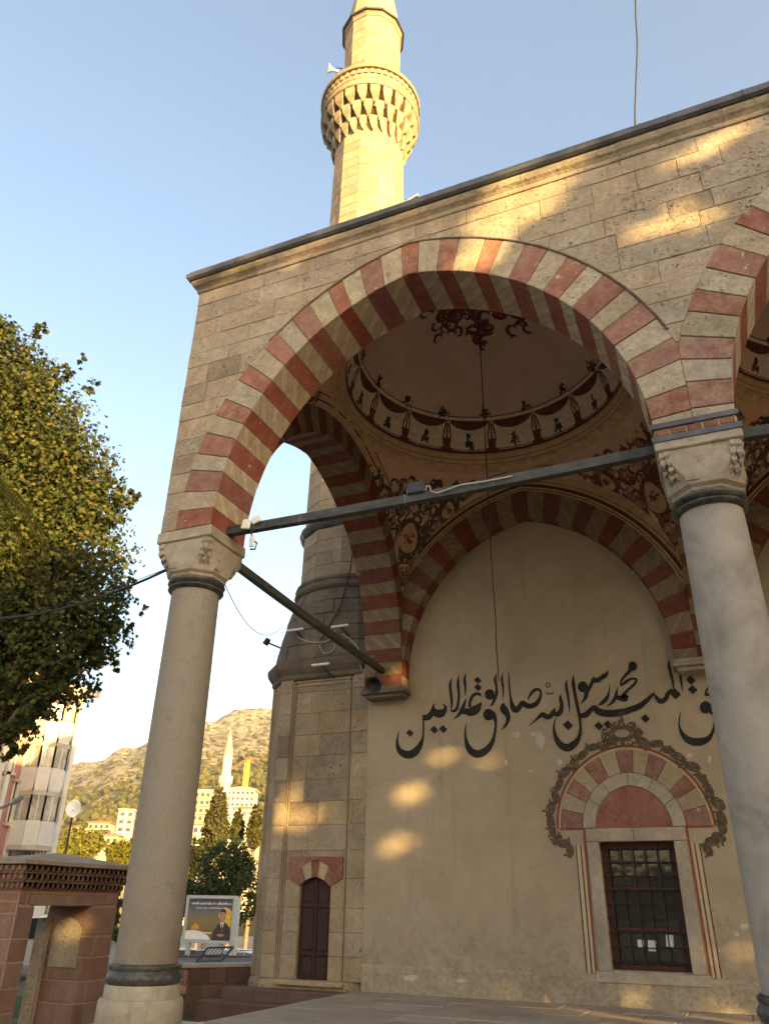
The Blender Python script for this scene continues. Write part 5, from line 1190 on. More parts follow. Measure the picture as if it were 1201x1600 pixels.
# wooded hillside
mb = MB()
for _ in range(5200):
    px = random.uniform(-60, 440); r = 320+900*random.random()**1.2; b_ = bearing((px, 1300)); x, y = CP[0]+r*math.sin(b_), CP[1]+r*math.cos(b_)
    if r > 800 and random.random() < (r-800)/420: continue
    s = random.uniform(1.6, 3.6); n0 = len(mb.v); mb.ico((x, y, ground_z(x, y)+s*.5), s, 0, (1, 1, random.uniform(.8, 1.3)))
    mb.v[n0:] = [(a+random.uniform(-.25, .25)*s, b2+random.uniform(-.25, .25)*s, c+random.uniform(-.25, .25)*s) for a, b2, c in mb.v[n0:]]
M['wood_mass'] = leafmat('hillside_wood', (.035,.040,.016,1), (.06,.062,.024,1), (.10,.09,.038,1), .05)
obj('hillside_wood', mb, M['wood_mass'], None, kind='stuff', label='scrubby wood covering the lower mountain slope', cat='wood')
# palm at the left edge
pb = atd((-55, 745), 12.5); palm = thing('palm_tree', 'palm with drooping pale green fronds next to the plane tree', 'palm', (pb.x, pb.y, -.6))
mb = MB(); mb.tube([(pb.x, pb.y, -.7), (pb.x+.1, pb.y, 2), (pb.x-.05, pb.y+.05, pb.z-.2)], [.24, .2, .19], 10); obj('trunk', mb, M['bark'], palm)
for k in range(12):
    a = 2*PI*k/12+.3; mb = MB(); dr_ = Vector((math.cos(a), math.sin(a), 0)); Lf = 1.35; pts = [Vector((pb.x, pb.y, pb.z))+dr_*Lf*f+Vector((0, 0, .55*f-1.5*f*f)) for f in [i/10 for i in range(11)]]
    mb.tube(pts, [.02-.0016*i for i in range(11)], 4); sd = Vector((-dr_.y, dr_.x, 0))
    for i in range(1, 11):
        for j in range(3):
            p = pts[i-1]+(pts[i]-pts[i-1])*(j/3)
            for s in (-1, 1): q = p+sd*s*.30+dr_*.16+Vector((0, 0, -.22)); mb.poly([p-dr_*.012, (p+q)/2+Vector((0, 0, .05))+dr_*.014, q, (p+q)/2+Vector((0, 0, .05))-dr_*.014])
    obj('frond', mb, M['ltleaf'], palm)

# ================================================================== gatehouse
GX, GY = -5.04, 3.04; GW, GL, GZ, GT = 1.0, 2.4, -.62, 1.42
gate = thing('stone_gatehouse', 'small pinkish stone gatehouse with carved cornice and open doorway', 'gatehouse', (GX-GW/2, GY+GL/2, GZ))
DY0, DY1, DH = GY+.40, GY+1.70, 1.20
mb = MB()
for x0, x1, y0, y1, z0, z1 in ((GX-GW+.02, GX-.02, GY+.02, DY0-.02, GZ, GT), (GX-GW+.02, GX-.02, DY1+.02, GY+GL-.02, GZ, GT), (GX-GW+.02, GX-.02, DY0-.02, DY1+.02, DH, GT)): mb.box((x0, y0, z0), (x1, y1, z1))
obj('wall_core', mb, M['gatemortar'], gate)
grow = []; z = GZ
for h in (.34, .33, .35, .33, .36, .17, .33):
    grow.append((z, min(z+h, GT-.02))); z += h
def gate_face(mp, bounds, rows_): ashlar_rows(gate, 'stone_block', mp, [r for r in rows_ if r[1]-r[0] > .08], bounds, 0, .04, M['gate'], (.30, .48), .004, g=.014)
lowr = [r for r in grow if (r[0]+r[1])/2 < DH-.05]; lowr[-1] = (lowr[-1][0], DH-.01); hir = [(DH+.01, GT-.02)]
for GE in (lambda s, d, z: (GX-.008-d, s, z), lambda s, d, z: (GX-GW+.008+d, s, z)):
    gate_face(GE, [(lambda z: GY+.022, lambda z: DY0), (lambda z: DY1, lambda z: GY+GL)], lowr); gate_face(GE, [(lambda z: GY+.022, lambda z: GY+GL)], hir)
gate_face(lambda s, d, z: (s, GY+.008+d, z), [(lambda z: GX-GW+.02, lambda z: GX-.025)], grow)
gate_face(lambda s, d, z: (s, DY1+.006+d, z), [(lambda z: GX-GW+.03, lambda z: GX-.03)], lowr); gate_face(lambda s, d, z: (s, DY0-.006-d, z), [(lambda z: GX-GW+.03, lambda z: GX-.03)], lowr)
for yj in (DY1-.10,):                        # plain jamb at the street end of the passage
    mb = MB(); mb.prism([(GX-GW-.03, yj-.06, GZ), (GX-GW+.16, yj, GZ), (GX-GW+.16, yj+.10, GZ), (GX-GW-.03, yj+.10, GZ)], (0, 0, 1.62)); obj('jamb', mb, M['ashlar'], gate)
mb = MB(); mb.cbox((GX-.06, DY0-.12, DH), (GX+.002, DY1+.14, DH+.17), .01); obj('lintel', mb, M['gate'], gate)
mb = MB(); mb.box((GX-GW+.02, GY+.05, GT-.04), (GX-.05, GY+GL-.05, GT)); obj('ceiling', mb, M['gatemortar'], gate)
for j, o in enumerate((.04, .10, .16)):      # three rows of carved dentils
    z0 = GT+.0+j*.125; mb = MB(); mb.box((GX-GW-o+.03, GY-o+.03, z0), (GX+o-.03, GY+GL+o-.03, z0+.123)); obj('cornice_course', mb, M['gate'], gate)
    n1, n2 = 22, 10
    for k in range(n1):
        y = GY-o+(GL+2*o)*(k+(.5 if j % 2 else .1))/n1; mb = MB(); mb.loft([[(GX+o-.028, y, z0+.015), (GX+o-.028, y+.055, z0+.015)], [(GX+o+.03, y, z0+.06), (GX+o+.03, y+.055, z0+.06)], [(GX+o+.03, y, z0+.115), (GX+o+.03, y+.055, z0+.115)], [(GX+o-.028, y, z0+.12), (GX+o-.028, y+.055, z0+.12)]], False, 0, True); mb.poly([(GX+o-.028, y, z0+.015), (GX+o+.03, y, z0+.06), (GX+o+.03, y, z0+.115), (GX+o-.028, y, z0+.12)]); mb.poly([(GX+o-.028, y+.055, z0+.015), (GX+o+.03, y+.055, z0+.06), (GX+o+.03, y+.055, z0+.115), (GX+o-.028, y+.055, z0+.12)]); obj('dentil', mb, M['gate'], gate)
    for k in range(n2):
        x = GX-GW-o+(GW+2*o)*(k+(.5 if j % 2 else .1))/n2; mb = MB(); mb.cbox((x, GY-o-.03, z0+.03), (x+.055, GY-o+.028, z0+.115), .012); obj('dentil', mb, M['gate'], gate)
mb = MB(); o = .22; zt = GT+.385
mb.loft([[(GX-GW-o, GY-o, zt), (GX+o, GY-o, zt), (GX+o, GY+GL+o, zt), (GX-GW-o, GY+GL+o, zt)], [(GX-GW-o, GY-o, zt+.06), (GX+o, GY-o, zt+.06), (GX+o, GY+GL+o, zt+.06), (GX-GW-o, GY+GL+o, zt+.06)], [(GX-GW/2-.02, GY+GL/2-.02, zt+.24), (GX-GW/2+.02, GY+GL/2-.02, zt+.24), (GX-GW/2+.02, GY+GL/2+.02, zt+.24), (GX-GW/2-.02, GY+GL/2+.02, zt+.24)]], True); obj('roof_slab', mb, M['paving'], gate)
mb = MB(); yn = DY1-.004; xn0, xn1 = GX-GW+.25, GX-.12  # pale panel standing in for the arch of sunlight on the passage wall
mb.prism([(xn0, yn, .25), (xn1, yn, .25), (xn1, yn, .83), ((xn0*.2+xn1*.8), yn, .96), ((xn0+xn1)/2, yn, 1.03), ((xn0*.8+xn1*.2), yn, .96), (xn0, yn, .83)], (0, -.012, 0)); obj('arch_light_panel', mb, M['ashlar'], gate)

# ================================================================== dark retaining wall, plaque, kerb
P0, P1 = atd((228, 1508), 17.0), atd((402, 1510), 17.5); P0.z = P1.z = 0
dirw = (P1-P0).normalized(); nw = Vector((dirw.y, -dirw.x, 0)); Lw = (P1-P0).length; ztw = atd((330, 1510), 17.2).z
rw = thing('retaining_wall', 'dark brown stone wall between granite column and minaret', 'wall', tuple(P0+Vector((0, 0, -.6))))
mpR = lambda s, d, z: (P0.x+dirw.x*s-nw.x*d, P0.y+dirw.y*s-nw.y*d, z)
mb = MB(); mb.prism([mpR(0, .02, -.62), mpR(Lw, .02, -.62), mpR(Lw, .5, -.62), mpR(0, .5, -.62)], (0, 0, ztw+.60)); obj('wall_core', mb, M['mortar'], rw)
ashlar_rows(rw, 'wall_stone', mpR, [(-.62, -.36), (-.36, -.08), (-.08, ztw-.02)], [(lambda z: 0, lambda z: Lw)], 0, .06, M['darkwall'], (.3, .6), .015, g=.006)
mb = MB(); mb.prism([mpR(-.02, -.03, ztw-.018), mpR(Lw, -.03, ztw-.018), mpR(Lw, .52, ztw-.018), mpR(-.02, .52, ztw-.018)], (0, 0, .05)); obj('coping', mb, M['paving'], rw)
pq = thing('plaque', 'pink marble plaque with carved capital letters beside the dark wall', 'plaque', tuple(atd((276, 1535), 15.6)))
a, c = atd((262, 1548), 15.6), atd((291, 1548), 15.6); a2 = atd((266, 1516), 15.9); hgt = a2.z-a.z; dpl = (c-a).normalized()
mb = MB(); nn = Vector((dpl.y, -dpl.x, 0)); back = -nn*.22; up = Vector((0, 0, hgt))+back*.9
mb.loft([[a, c, c+up, a+up], [a-nn*.06-Vector((0, 0, .03)), c-nn*.06-Vector((0, 0, .03)), c+up-nn*.06, a+up-nn*.06]], True); obj('slab', mb, M['redblock'], pq)
mb = MB(); mb.tube([a-dpl*.03+nn*.02-Vector((0, 0, .03)), c+nn*.02-Vector((0, 0, .03))], .035, 8); obj('ledge', mb, M['redblock'], pq)
mb = MB(); q0 = a-nn*.1-dpl*.02; mb.prism([q0-Vector((0, 0, .6)), c-nn*.1-Vector((0, 0, .6)), c-nn*.5-Vector((0, 0, .6)), q0-nn*.4-Vector((0, 0, .6))], (0, 0, .56)); obj('pedestal', mb, M['darkwall'], pq)
def text_mesh(txt, size):
    cu = bpy.data.curves.new('lettering', 'FONT'); cu.body = txt; cu.size = size; cu.extrude = .002; o = bpy.data.objects.new('lettering', cu); col.objects.link(o)
    dg = bpy.context.evaluated_depsgraph_get(); me = bpy.data.meshes.new_from_object(o.evaluated_get(dg)); bpy.data.objects.remove(o); bpy.data.curves.remove(cu); return me
un = up.normalized(); fwd = dpl.cross(un).normalized()
if fwd.dot(Vector(CP)-a) < 0: fwd = -fwd
for txt, f, sz, off in (('ALC', .60, .19, .12), ('GIDAD', .22, .15, .02)):
    me = text_mesh(txt, sz); me.materials.clear(); me.materials.append(M['umber']); o = obj('carved_letters', me, None, pq); p = a+up*f+dpl*off+fwd*.006
    o.matrix_parent_inverse = Matrix.Translation(-pq.location) @ Matrix(((dpl.x*.72, un.x, fwd.x, p.x), (dpl.y*.72, un.y, fwd.y, p.y), (dpl.z*.72, un.z, fwd.z, p.z), (0, 0, 0, 1)))
# far low wall along the car park
k0, k1 = atd((190, 1500), 36.5), atd((420, 1500), 36.5); k0.z = k1.z = 0; dk = (k1-k0).normalized(); nk = Vector((dk.y, -dk.x, 0))
lw = thing('car_park_wall', 'low brown stone wall in front of the parked cars', 'wall', (k0.x, k0.y, -.6)); zl = atd((300, 1493), 36.5).z
for i in range(9):
    p, q = k0+(k1-k0)*i/9, k0+(k1-k0)*(i+1)/9; mb = MB(); mb.prism([p+dk*.01+Vector((0, 0, -.7)), q-dk*.01+Vector((0, 0, -.7)), q-dk*.01-nk*.4+Vector((0, 0, -.7)), p+dk*.01-nk*.4+Vector((0, 0, -.7))], (0, 0, zl+.7)); obj('wall_section', mb, M['darkwall'], lw)

# ================================================================== billboard
bc = atd((328, 1436), 48); rt = Vector((math.cos(-VB-.05), math.sin(-VB-.05), 0)) if False else Vector((CR.x, CR.y, 0)).normalized(); rt = (rt+Vector((CF.x, CF.y, 0)).normalized()*-.18).normalized(); fw = Vector((rt.y, -rt.x, 0))
if fw.dot(Vector(CP)-bc) < 0: fw = -fw
kpx = (bc-Vector(CP)).dot(CF)/FPX; BW, BH = 82*kpx, 66*kpx
bb = thing('billboard', 'grey framed billboard with a poster of a man in a suit', 'billboard', (bc.x, bc.y, ground_z(bc.x, bc.y)))
mpB = lambda u, v, o=0: bc+rt*u*BW/2+Vector((0, 0, v*BH/2))+fw*o
M['steel'] = flat('pale_steel', (.42,.45,.46,1), .45, .4, .3, .1)
for (u0, u1, v0, v1) in ((-1, 1, .86, 1), (-1, 1, -1, -.88), (-1, -.9, -.88, .86), (.9, 1, -.88, .86)):
    mb = MB(); mb.loft([[mpB(u0, v0, .12), mpB(u1, v0, .12), mpB(u1, v1, .12), mpB(u0, v1, .12)], [mpB(u0, v0, -.14), mpB(u1, v0, -.14), mpB(u1, v1, -.14), mpB(u0, v1, -.14)]], True); obj('frame', mb, M['steel'], bb)
def poster():
    t = NT('poster_print'); uv = t.n('UVMap').outputs[0]; sp = t.n('SeparateXYZ'); t.l(uv, sp.inputs[0]); n = t.noise(6, 6, .65, uv)
    c = t.ramp(t.math('ADD', sp.outputs[1], t.math('MULTIPLY', t.math('SUBTRACT', n, .5), .35)), [(.1, (.16,.10,.05,1)), (.45, (.20,.15,.07,1)), (.66, (.14,.13,.13,1)), (.85, (.07,.075,.12,1))]); return t.fin(c, .4, .4)
mb = MB(); mb.quad(mpB(-.9, -.88, .04), mpB(.9, -.88, .04), mpB(.9, .86, .04), mpB(-.9, .86, .04), 0, [(0, 0), (1, 0), (1, 1), (0, 1)]); post = obj('poster', mb, poster(), bb)
cols = {'navy': flat('poster_suit', (.05,.04,.042,1)), 'skin': flat('poster_skin', (.36,.21,.14,1)), 'yel': flat('poster_yellow', (.62,.42,.06,1)), 'wht': flat('poster_white', (.66,.66,.66,1)), 'hair': flat('poster_hair', (.03,.025,.022,1)), 'org': flat('poster_orange', (.50,.26,.05,1))}
def fig(nm, pts, m, o, ell=None):
    mb = MB(); mb.poly([mpB(u, v, o) for u, v in pts]); obj(nm, mb, cols[m], post)
el = lambda cu, cv, a, b: [(cu+a*math.cos(2*PI*i/16), cv+b*math.sin(2*PI*i/16)) for i in range(16)]
fig('painted_sun', el(.62, .18, .27, .30), 'yel', .044); fig('painted_shape', [(.6, -.1), (.88, -.02), (.86, -.3), (.75, -.35)], 'yel', .046)
fig('painted_suit', [(.15, -.88), (.18, -.55), (.3, -.3), (.42, -.14), (.62, -.12), (.78, -.26), (.86, -.5), (.88, -.88)], 'navy', .048); fig('painted_shirt', [(.44, -.14), (.6, -.12), (.53, -.52)], 'wht', .05); fig('painted_tie', [(.5, -.18), (.545, -.18), (.55, -.42), (.52, -.5), (.495, -.42)], 'navy', .052)
fig('painted_head', el(.525, .12, .13, .27), 'skin', .054); fig('painted_hair', [(.39, .17), (.40, .33), (.47, .43), (.58, .43), (.65, .33), (.66, .17), (.62, .28), (.52, .31), (.43, .28)], 'hair', .056); fig('painted_hands', el(.5, -.66, .14, .06), 'skin', .056)
fig('painted_helmet', [(-.72, -.42), (-.66, -.28), (-.54, -.18), (-.42, -.26), (-.36, -.44)], 'org', .044); fig('painted_swoosh', [(-.9, -.5), (-.6, -.46), (-.3, -.52), (0, -.68), (.12, -.86), (-.9, -.86)], 'wht', .046); fig('painted_ribbon', [(-.4, -.52), (-.1, -.6), (.14, -.6), (.14, -.56), (-.1, -.55)], 'wht', .05)
rs = random.Random(2); 
for row, (v, h, u0, u1) in enumerate(((.66, .10, -.78, .80), (.47, .06, -.6, .66))):
    u = u0; wd = 0
    while u < u1:
        wl = rs.uniform(.12, .3); mb = MB(); x = u
        while x < min(u+wl, u1): w = rs.uniform(.012, .026); hh = h*rs.choice((.6, .6, 1)); mb.poly([mpB(x, v-h/2, .046), mpB(x+w, v-h/2, .046), mpB(x+w+.01, v-h/2+hh, .046), mpB(x+.01, v-h/2+hh, .046)]); x += w+.012
        obj('printed_word', mb, cols['yel' if row == 0 and .0 < u < .26 else 'wht'], post); u += wl+.035
for u, v0, w in ((-.75, -1.02, .10), (.28, -1.02, .34), (1.02, .9, .16)):
    mb = MB(); p = mpB(u, v0, -.02); mb.prism([p+rt*s*w+fw*q*w for s, q in ((-1, -1), (1, -1), (1, 1), (-1, 1))], (0, 0, ground_z(bc.x, bc.y)-p.z-.1)); obj('post', mb, M['steel'], bb)
# ================================================================== crowd barrier leaning
bt = thing('steel_barrier', 'black steel barrier panel leaning over in front of the low wall', 'barrier', tuple(atd((318, 1513), 29)))
B0, B1, T0_, T1_ = atd((299, 1513), 29), atd((337, 1512), 29), atd((325, 1481), 30), atd((364, 1480), 30)
for p, q, w in ((B0, B1, .045), (B0, T0_, .04), (B1, T1_, .045), (T0_, T1_, .03)): mb = MB(); mb.tube([p, q], w, 6); obj('frame_tube', mb, M['iron'], bt)
for i in range(1, 7): mb = MB(); mb.tube([B0+(B1-B0)*i/7, T0_+(T1_-T0_)*i/7], .014, 5); obj('bar', mb, M['iron'], bt)
for f in (.33, .62): mb = MB(); mb.tube([B0+(T0_-B0)*f, B1+(T1_-B1)*f], .016, 5); obj('cross_bar', mb, M['iron'], bt)
mb = MB(); mb.tube([B0-Vector((.2, .1, 0)), B1+Vector((.4, .2, 0))], .03, 6); obj('foot', mb, M['iron'], bt)

# ================================================================== cars
M['tyre'] = flat('tyre_rubber', (.02,.02,.02,1), .8, .2); M['carglass'] = flat('car_glass', (.02,.024,.028,1), .08, .6); M['chrome'] = flat('alloy_rim', (.4,.4,.42,1), .35, .5, .7)
M['redlamp'] = flat('tail_lamp', (.35,.015,.012,1), .3, .5); M['headlamp'] = flat('head_lamp', (.6,.6,.58,1), .15, .6)
def carpaint(nm, c):
    t = NT(nm); t.b.inputs['Coat Weight'].default_value = .6; t.b.inputs['Coat Roughness'].default_value = .08; n = t.noise(2, 3, .5, t.pos()); return t.fin(t.mix(t.math('MULTIPLY', n, .2), c, tuple(x*.6 for x in c[:3])+(1,)), .35, .5)
def car(loc, rz, paint, label):
    t = thing('parked_car', label, 'car', tuple(loc), 'cars parked beyond the low wall'); t.rotation_euler = (0, 0, rz)
    def add(nm, mb, m, par=None, sm=False): o = obj(nm, mb, m, par or t, sm, ang=35 if sm else None); o.matrix_parent_inverse = Matrix.Identity(4); return o
    prof = [(-2.05, .35), (-2.1, .6), (-2.05, .85), (-1.85, .93), (-1.0, .98), (1.6, 1.0), (1.95, .9), (2.08, .65), (2.05, .35)]
    mb = MB(); ring = lambda y, k: [(x*(1-.03*k), y, z if z < .5 else .5+(z-.5)*(1-.05*k)) for x, z in prof]; mb.loft([ring(-.82, 1.5), ring(-.86, .5), ring(0, 0), ring(.86, .5), ring(.82, 1.5)], True); body = add('body', mb, paint, None, True)
    mb = MB(); mb.loft([[(-1.15, y*.80, .97), (1.7, y*.80, .99), (1.15, y*.66, 1.42), (.2, y*.66, 1.48), (-.45, y*.66, 1.44)] for y in (-1, 1)], True); add('cabin', mb, M['carglass'])
    mb = MB(); mb.loft([[(-.48, y*.67, 1.435), (.2, y*.67, 1.485), (1.18, y*.67, 1.42), (1.1, y*.5, 1.47), (.2, y*.5, 1.53), (-.4, y*.5, 1.48)] for y in (-1, 1)], True); add('roof', mb, paint)
    for s in (-1, 1):
        for x0, x1 in ((-1.15, -.47), (.28, .22), (1.7, 1.17)): mb = MB(); mb.bar((x0, s*.805, .98), (x1, s*.672, 1.45), .06, .04); add('pillar', mb, paint)
        mb = MB(); mb.cbox((-2.06, s*.62-.16, .66), (-1.98, s*.62+.16, .82), .02); add('headlight', mb, M['headlamp'])
        mb = MB(); mb.cbox((1.96, s*.66-.14, .68), (2.06, s*.66+.14, .86), .02); add('tail_light', mb, M['redlamp'])
        mb = MB(); mb.cbox((-.85, s*.98-.06, .98), (-.68, s*.98+.06, 1.1), .02); add('wing_mirror', mb, paint)
        for x in (-1.3, 1.25):
            mb = MB(); mb.lathe([(.2, -.1), (.30, -.1), (.33, -.06), (.33, .06), (.30, .1), (.2, .1)], 18); mb.v = [(x+a, s*.80+c, .33+b_) for a, b_, c in mb.v]; wh = add('wheel', mb, M['tyre'], None, True)
            mb = MB(); mb.lathe([(.05, -.09), (.2, -.09), (.2, .09), (.05, .09)], 12); mb.v = [(x+a, s*.81+c, .33+b_) for a, b_, c in mb.v]; o = add('rim', mb, M['chrome'], wh)
    mb = MB(); mb.box((2.085, -.22, .5), (2.10, .22, .6)); add('number_plate', mb, M['white'])
    return t
wp, rp_, bp, sp_ = carpaint('white_car_paint', (.6,.6,.6,1)), carpaint('red_car_paint', (.25,.02,.025,1)), carpaint('blue_white_car_paint', (.45,.50,.56,1)), carpaint('silver_car_paint', (.42,.44,.47,1))
for px, d, rz, pt, lbl in ((284, 62, -.7, wp, 'white hatchback showing its tail light beside the column'), (322, 60, .25, rp_, 'dark red car behind the leaning barrier'), (362, 61, .9, bp, 'pale blue car behind the leaning barrier'), (392, 58, -.4, wp, 'white car partly hidden behind the minaret base'), (170, 60, .3, bp, 'pale car glimpsed between gatehouse and granite column')):
    g = atd((px, 1490), d); car((g.x, g.y, ground_z(g.x, g.y)), rz, pt, lbl)
g = atd((42, 1540), 26); car((g.x, g.y, -.6), 1.0, sp_, 'silver car seen through the gatehouse doorway')
gl = obj('lawn', (lambda m: (m.poly([tuple(atd((-60, 1580), 17.5).xy)+(-.596,), tuple(atd((100, 1580), 17.5).xy)+(-.596,), tuple(atd((100, 1570), 21.5).xy)+(-.596,), tuple(atd((-60, 1570), 21.5).xy)+(-.596,)]), m)[1])(MB()), flat('lawn_green', (.05,.085,.02,1), .9, .1, 0, .3, 20, .8), None, kind='structure')

# ================================================================== apartment block, far houses
XB = -20.5
apt = thing('apartment_block', 'white and pink apartment block with sunlit enclosed balconies', 'building', (XB-4, 15, -1.5))
M['awhite'] = flat('apartment_render', (.66,.62,.55,1), .85, .2, 0, .06, 1.5); M['apink'] = flat('pink_render', (.42,.22,.19,1), .85, .2, 0, .1, 2); M['slab'] = flat('balcony_slab', (.50,.42,.32,1), .85, .2, 0, .1, 2); M['awin'] = flat('apartment_glass', (.05,.055,.06,1), .12, .6); M['curt'] = flat('curtained_glass', (.46,.40,.32,1), .2, .6, 0, .35, 1.5); M['shut'] = flat('brown_shutter', (.22,.12,.05,1), .7, .2)
aw = lambda px, py, x=XB: onp((px, py), 0, x)
ye = aw(104, 1250).y; zr = aw(100, 1078).z
mb = MB(); mb.box((XB-9, 6, -2), (XB-.02, ye, zr)); obj('wall', mb, M['awhite'], apt)
mb = MB(); mb.box((XB-9.3, 5.8, zr+.002), (XB+.5, ye+.3, zr+.22)); obj('roof_slab', mb, M['slab'], apt)
ypk0, ypk1 = aw(-30, 1250).y, aw(26, 1250).y
mb = MB(); mb.box((XB-.015, aw(4, 1250).y, -2), (XB+.03, aw(22, 1250).y, zr-.1)); obj('pink_panel', mb, M['apink'], apt)
mb = MB(); mb.box((XB-.015, aw(-60, 1250).y, -2), (XB+.03, aw(-18, 1250).y, zr-.1)); obj('pink_panel', mb, M['apink'], apt)
for px in (-14, 0, 25, 36):
    y = aw(px, 1250).y; mb = MB(); mb.box((XB-.01, y-.1, -2), (XB+.16, y+.1, zr-.05)); obj('pilaster', mb, M['awhite'], apt)
for fz in (1128, 1205, 1285, 1340):
    for pa, pb2, mt in ((8, 19, 'awin'), (40, 52, 'shut'), (60, 70, 'awin')):
        a_, b2 = aw(pa, fz), aw(pb2, fz); z0 = a_.z; mb = MB(); mb.box((XB-.05, a_.y, z0), (XB+.05, b2.y, z0+1.5)); w = obj('window', mb, M[mt], apt)
        for q in range(3): yy = a_.y+(b2.y-a_.y)*q/2; mb = MB(); mb.box((XB+.045, yy-.03, z0), (XB+.08, yy+.03, z0+1.5)); obj('frame', mb, M['awhite'], w)
        mb = MB(); mb.box((XB-.02, a_.y-.1, z0-.12), (XB+.16, b2.y+.1, z0-.001)); obj('sill', mb, M['slab'], w)
        mb = MB(); mb.box((XB-.02, a_.y-.1, z0+1.501), (XB+.2, b2.y+.1, z0+1.6)); obj('hood', mb, M['slab'], w)
XC = XB+1.25; ya, yb = aw(84, 1130, XC).y, aw(131, 1130, XC).y
for i, (py, hasglass) in enumerate(((1325, 1), (1240, 1), (1162, 1), (1085, 0))):
    z0 = aw(95, py, XC).z; zt2 = aw(95, py-78, XC).z; bal = obj('balcony', (lambda m: (m.prism([(XB, ya, z0-.15), (XC-.35, ya, z0-.15), (XC, ya+.4, z0-.15), (XC, yb-.5, z0-.15), (XC-.4, yb, z0-.15), (XB, yb, z0-.15)], (0, 0, .16)), m)[1])(MB()), M['slab'], apt)
    if i == 3: continue
    ring5 = [(XB+.02, ya+.04), (XC-.38, ya+.04), (XC-.04, ya+.42), (XC-.04, yb-.52), (XC-.42, yb-.04), (XB+.02, yb-.04)]
    for (x0, y0), (x1, y1) in zip(ring5, ring5[1:]):
        mb = MB(); mb.bar((x0, y0, z0+.47), (x1, y1, z0+.47), .06, .9); obj('parapet', mb, M['awhite'], bal)
        mb = MB(); mb.bar((x0*.995+x1*.005, y0, z0+1.5), (x1, y1, z0+1.5), .03, 1.12); obj('glazing', mb, M['curt'], bal)
        for f in (0, .5, 1): mb = MB(); p = (x0+(x1-x0)*f, y0+(y1-y0)*f); mb.box((p[0]-.035, p[1]-.035, z0+.9), (p[0]+.035, p[1]+.035, z0+2.2)); obj('post', mb, M['awhite'], bal)
        mb = MB(); mb.bar((x0, y0, z0+2.32), (x1, y1, z0+2.32), .08, .5); obj('blind_box', mb, M['awhite'], bal)
def house(px, py, wpx, hpx, d, m, roofm, label, floors=2, win=4, rz=0.0):
    c = atd((px, py), d); k = (c-Vector(CP)).dot(CF)/FPX; w, h = wpx*k, hpx*k; r = Vector((CR.x, CR.y, 0)).normalized(); r = Matrix.Rotation(rz, 3, 'Z') @ r; n = Vector((r.y, -r.x, 0)); gz = min(ground_z(c.x, c.y), c.z-h)
    t = thing('far_house', label, 'house', (c.x, c.y, gz), 'houses at the foot of the mountain'); dp = w*.8
    P = lambda u, v, o=0: c+r*(u*w/2)+Vector((0, 0, v*h))-n*(-o)
    mb = MB(); base = [P(-1, 0), P(1, 0), P(1, 0)-n*dp, P(-1, 0)-n*dp]; mb.loft([[p+Vector((0, 0, gz-c.z-1)) for p in base], [p+Vector((0, 0, h)) for p in base]], True); obj('wall', mb, m, t)
    e = w*.06; top = [P(-1, 1)-r*e+n*e, P(1, 1)+r*e+n*e, P(1, 1)+r*e-n*(dp+e), P(-1, 1)-r*e-n*(dp+e)]; mid = P(0, 1)-n*dp/2+Vector((0, 0, w*.16))
    mb = MB(); mb.loft([[p+Vector((0, 0, .02)) for p in top], [p+Vector((0, 0, .3)) for p in top], [mid+(p-mid)*.25+Vector((0, 0, w*.0)) for p in [Vector((q.x, q.y, mid.z)) for q in top]]], True); obj('roof', mb, roofm, t)
    for f in range(floors):
        for i in range(win):
            u = -1+2*(i+.5)/win; v0 = (f+.3)/floors; v1 = (f+.78)/floors; du = .55/win; mb = MB(); mb.loft([[P(u-du, v0, .05), P(u+du, v0, .05), P(u+du, v1, .05), P(u-du, v1, .05)], [P(u-du, v0, -.1), P(u+du, v0, -.1), P(u+du, v1, -.1), P(u-du, v1, -.1)]], True); obj('window', mb, M['awin'], t)
        mb = MB(); mb.loft([[P(-1.02, f/floors+.01, .5), P(1.02, f/floors+.01, .5), P(1.02, f/floors+.06, .5), P(-1.02, f/floors+.06, .5)], [P(-1.02, f/floors+.01, -.1), P(1.02, f/floors+.01, -.1), P(1.02, f/floors+.06, -.1), P(-1.02, f/floors+.06, -.1)]], True); obj('floor_slab', mb, m, t)
M['tile'] = flat('roof_tiles', (.30,.14,.085,1), .85, .2, 0, .2, 3); M['hcream'] = flat('house_render', (.45,.37,.26,1), .85, .2, 0, .08, .5); M['hwhite'] = flat('house_white', (.52,.47,.39,1), .85, .2, 0, .05, .5)
for a_ in ((152, 1308, 34, 20, 190, M['hcream'], M['tile'], 'cream house with low tiled roof between yellow trees', 2, 4), (193, 1303, 24, 34, 170, M['hwhite'], M['slab'], 'tall pale house beside the granite column shaft', 3, 2, .2), (118, 1312, 22, 18, 210, M['hwhite'], M['tile'], 'small white house beneath the satellite dish', 2, 2, -.2), (168, 1322, 30, 14, 150, M['hcream'], M['tile'], 'low house with red roof behind yellow trees', 1, 3), (312, 1285, 26, 46, 180, M['hcream'], M['slab'], 'cream block between column and big cypress', 4, 3), (308, 1322, 20, 30, 140, M['hwhite'], M['tile'], 'white house below the big cypress', 2, 2), (374, 1262, 44, 26, 230, M['hwhite'], M['slab'], 'pale unfinished building with open floors under the crane', 3, 6), (380, 1292, 32, 26, 170, M['hwhite'], M['tile'], 'white house with red roof between two cypresses', 2, 3, .2), (395, 1300, 20, 26, 150, M['hcream'], M['tile'], 'cream house next to the minaret base edge', 2, 2)): house(*a_)
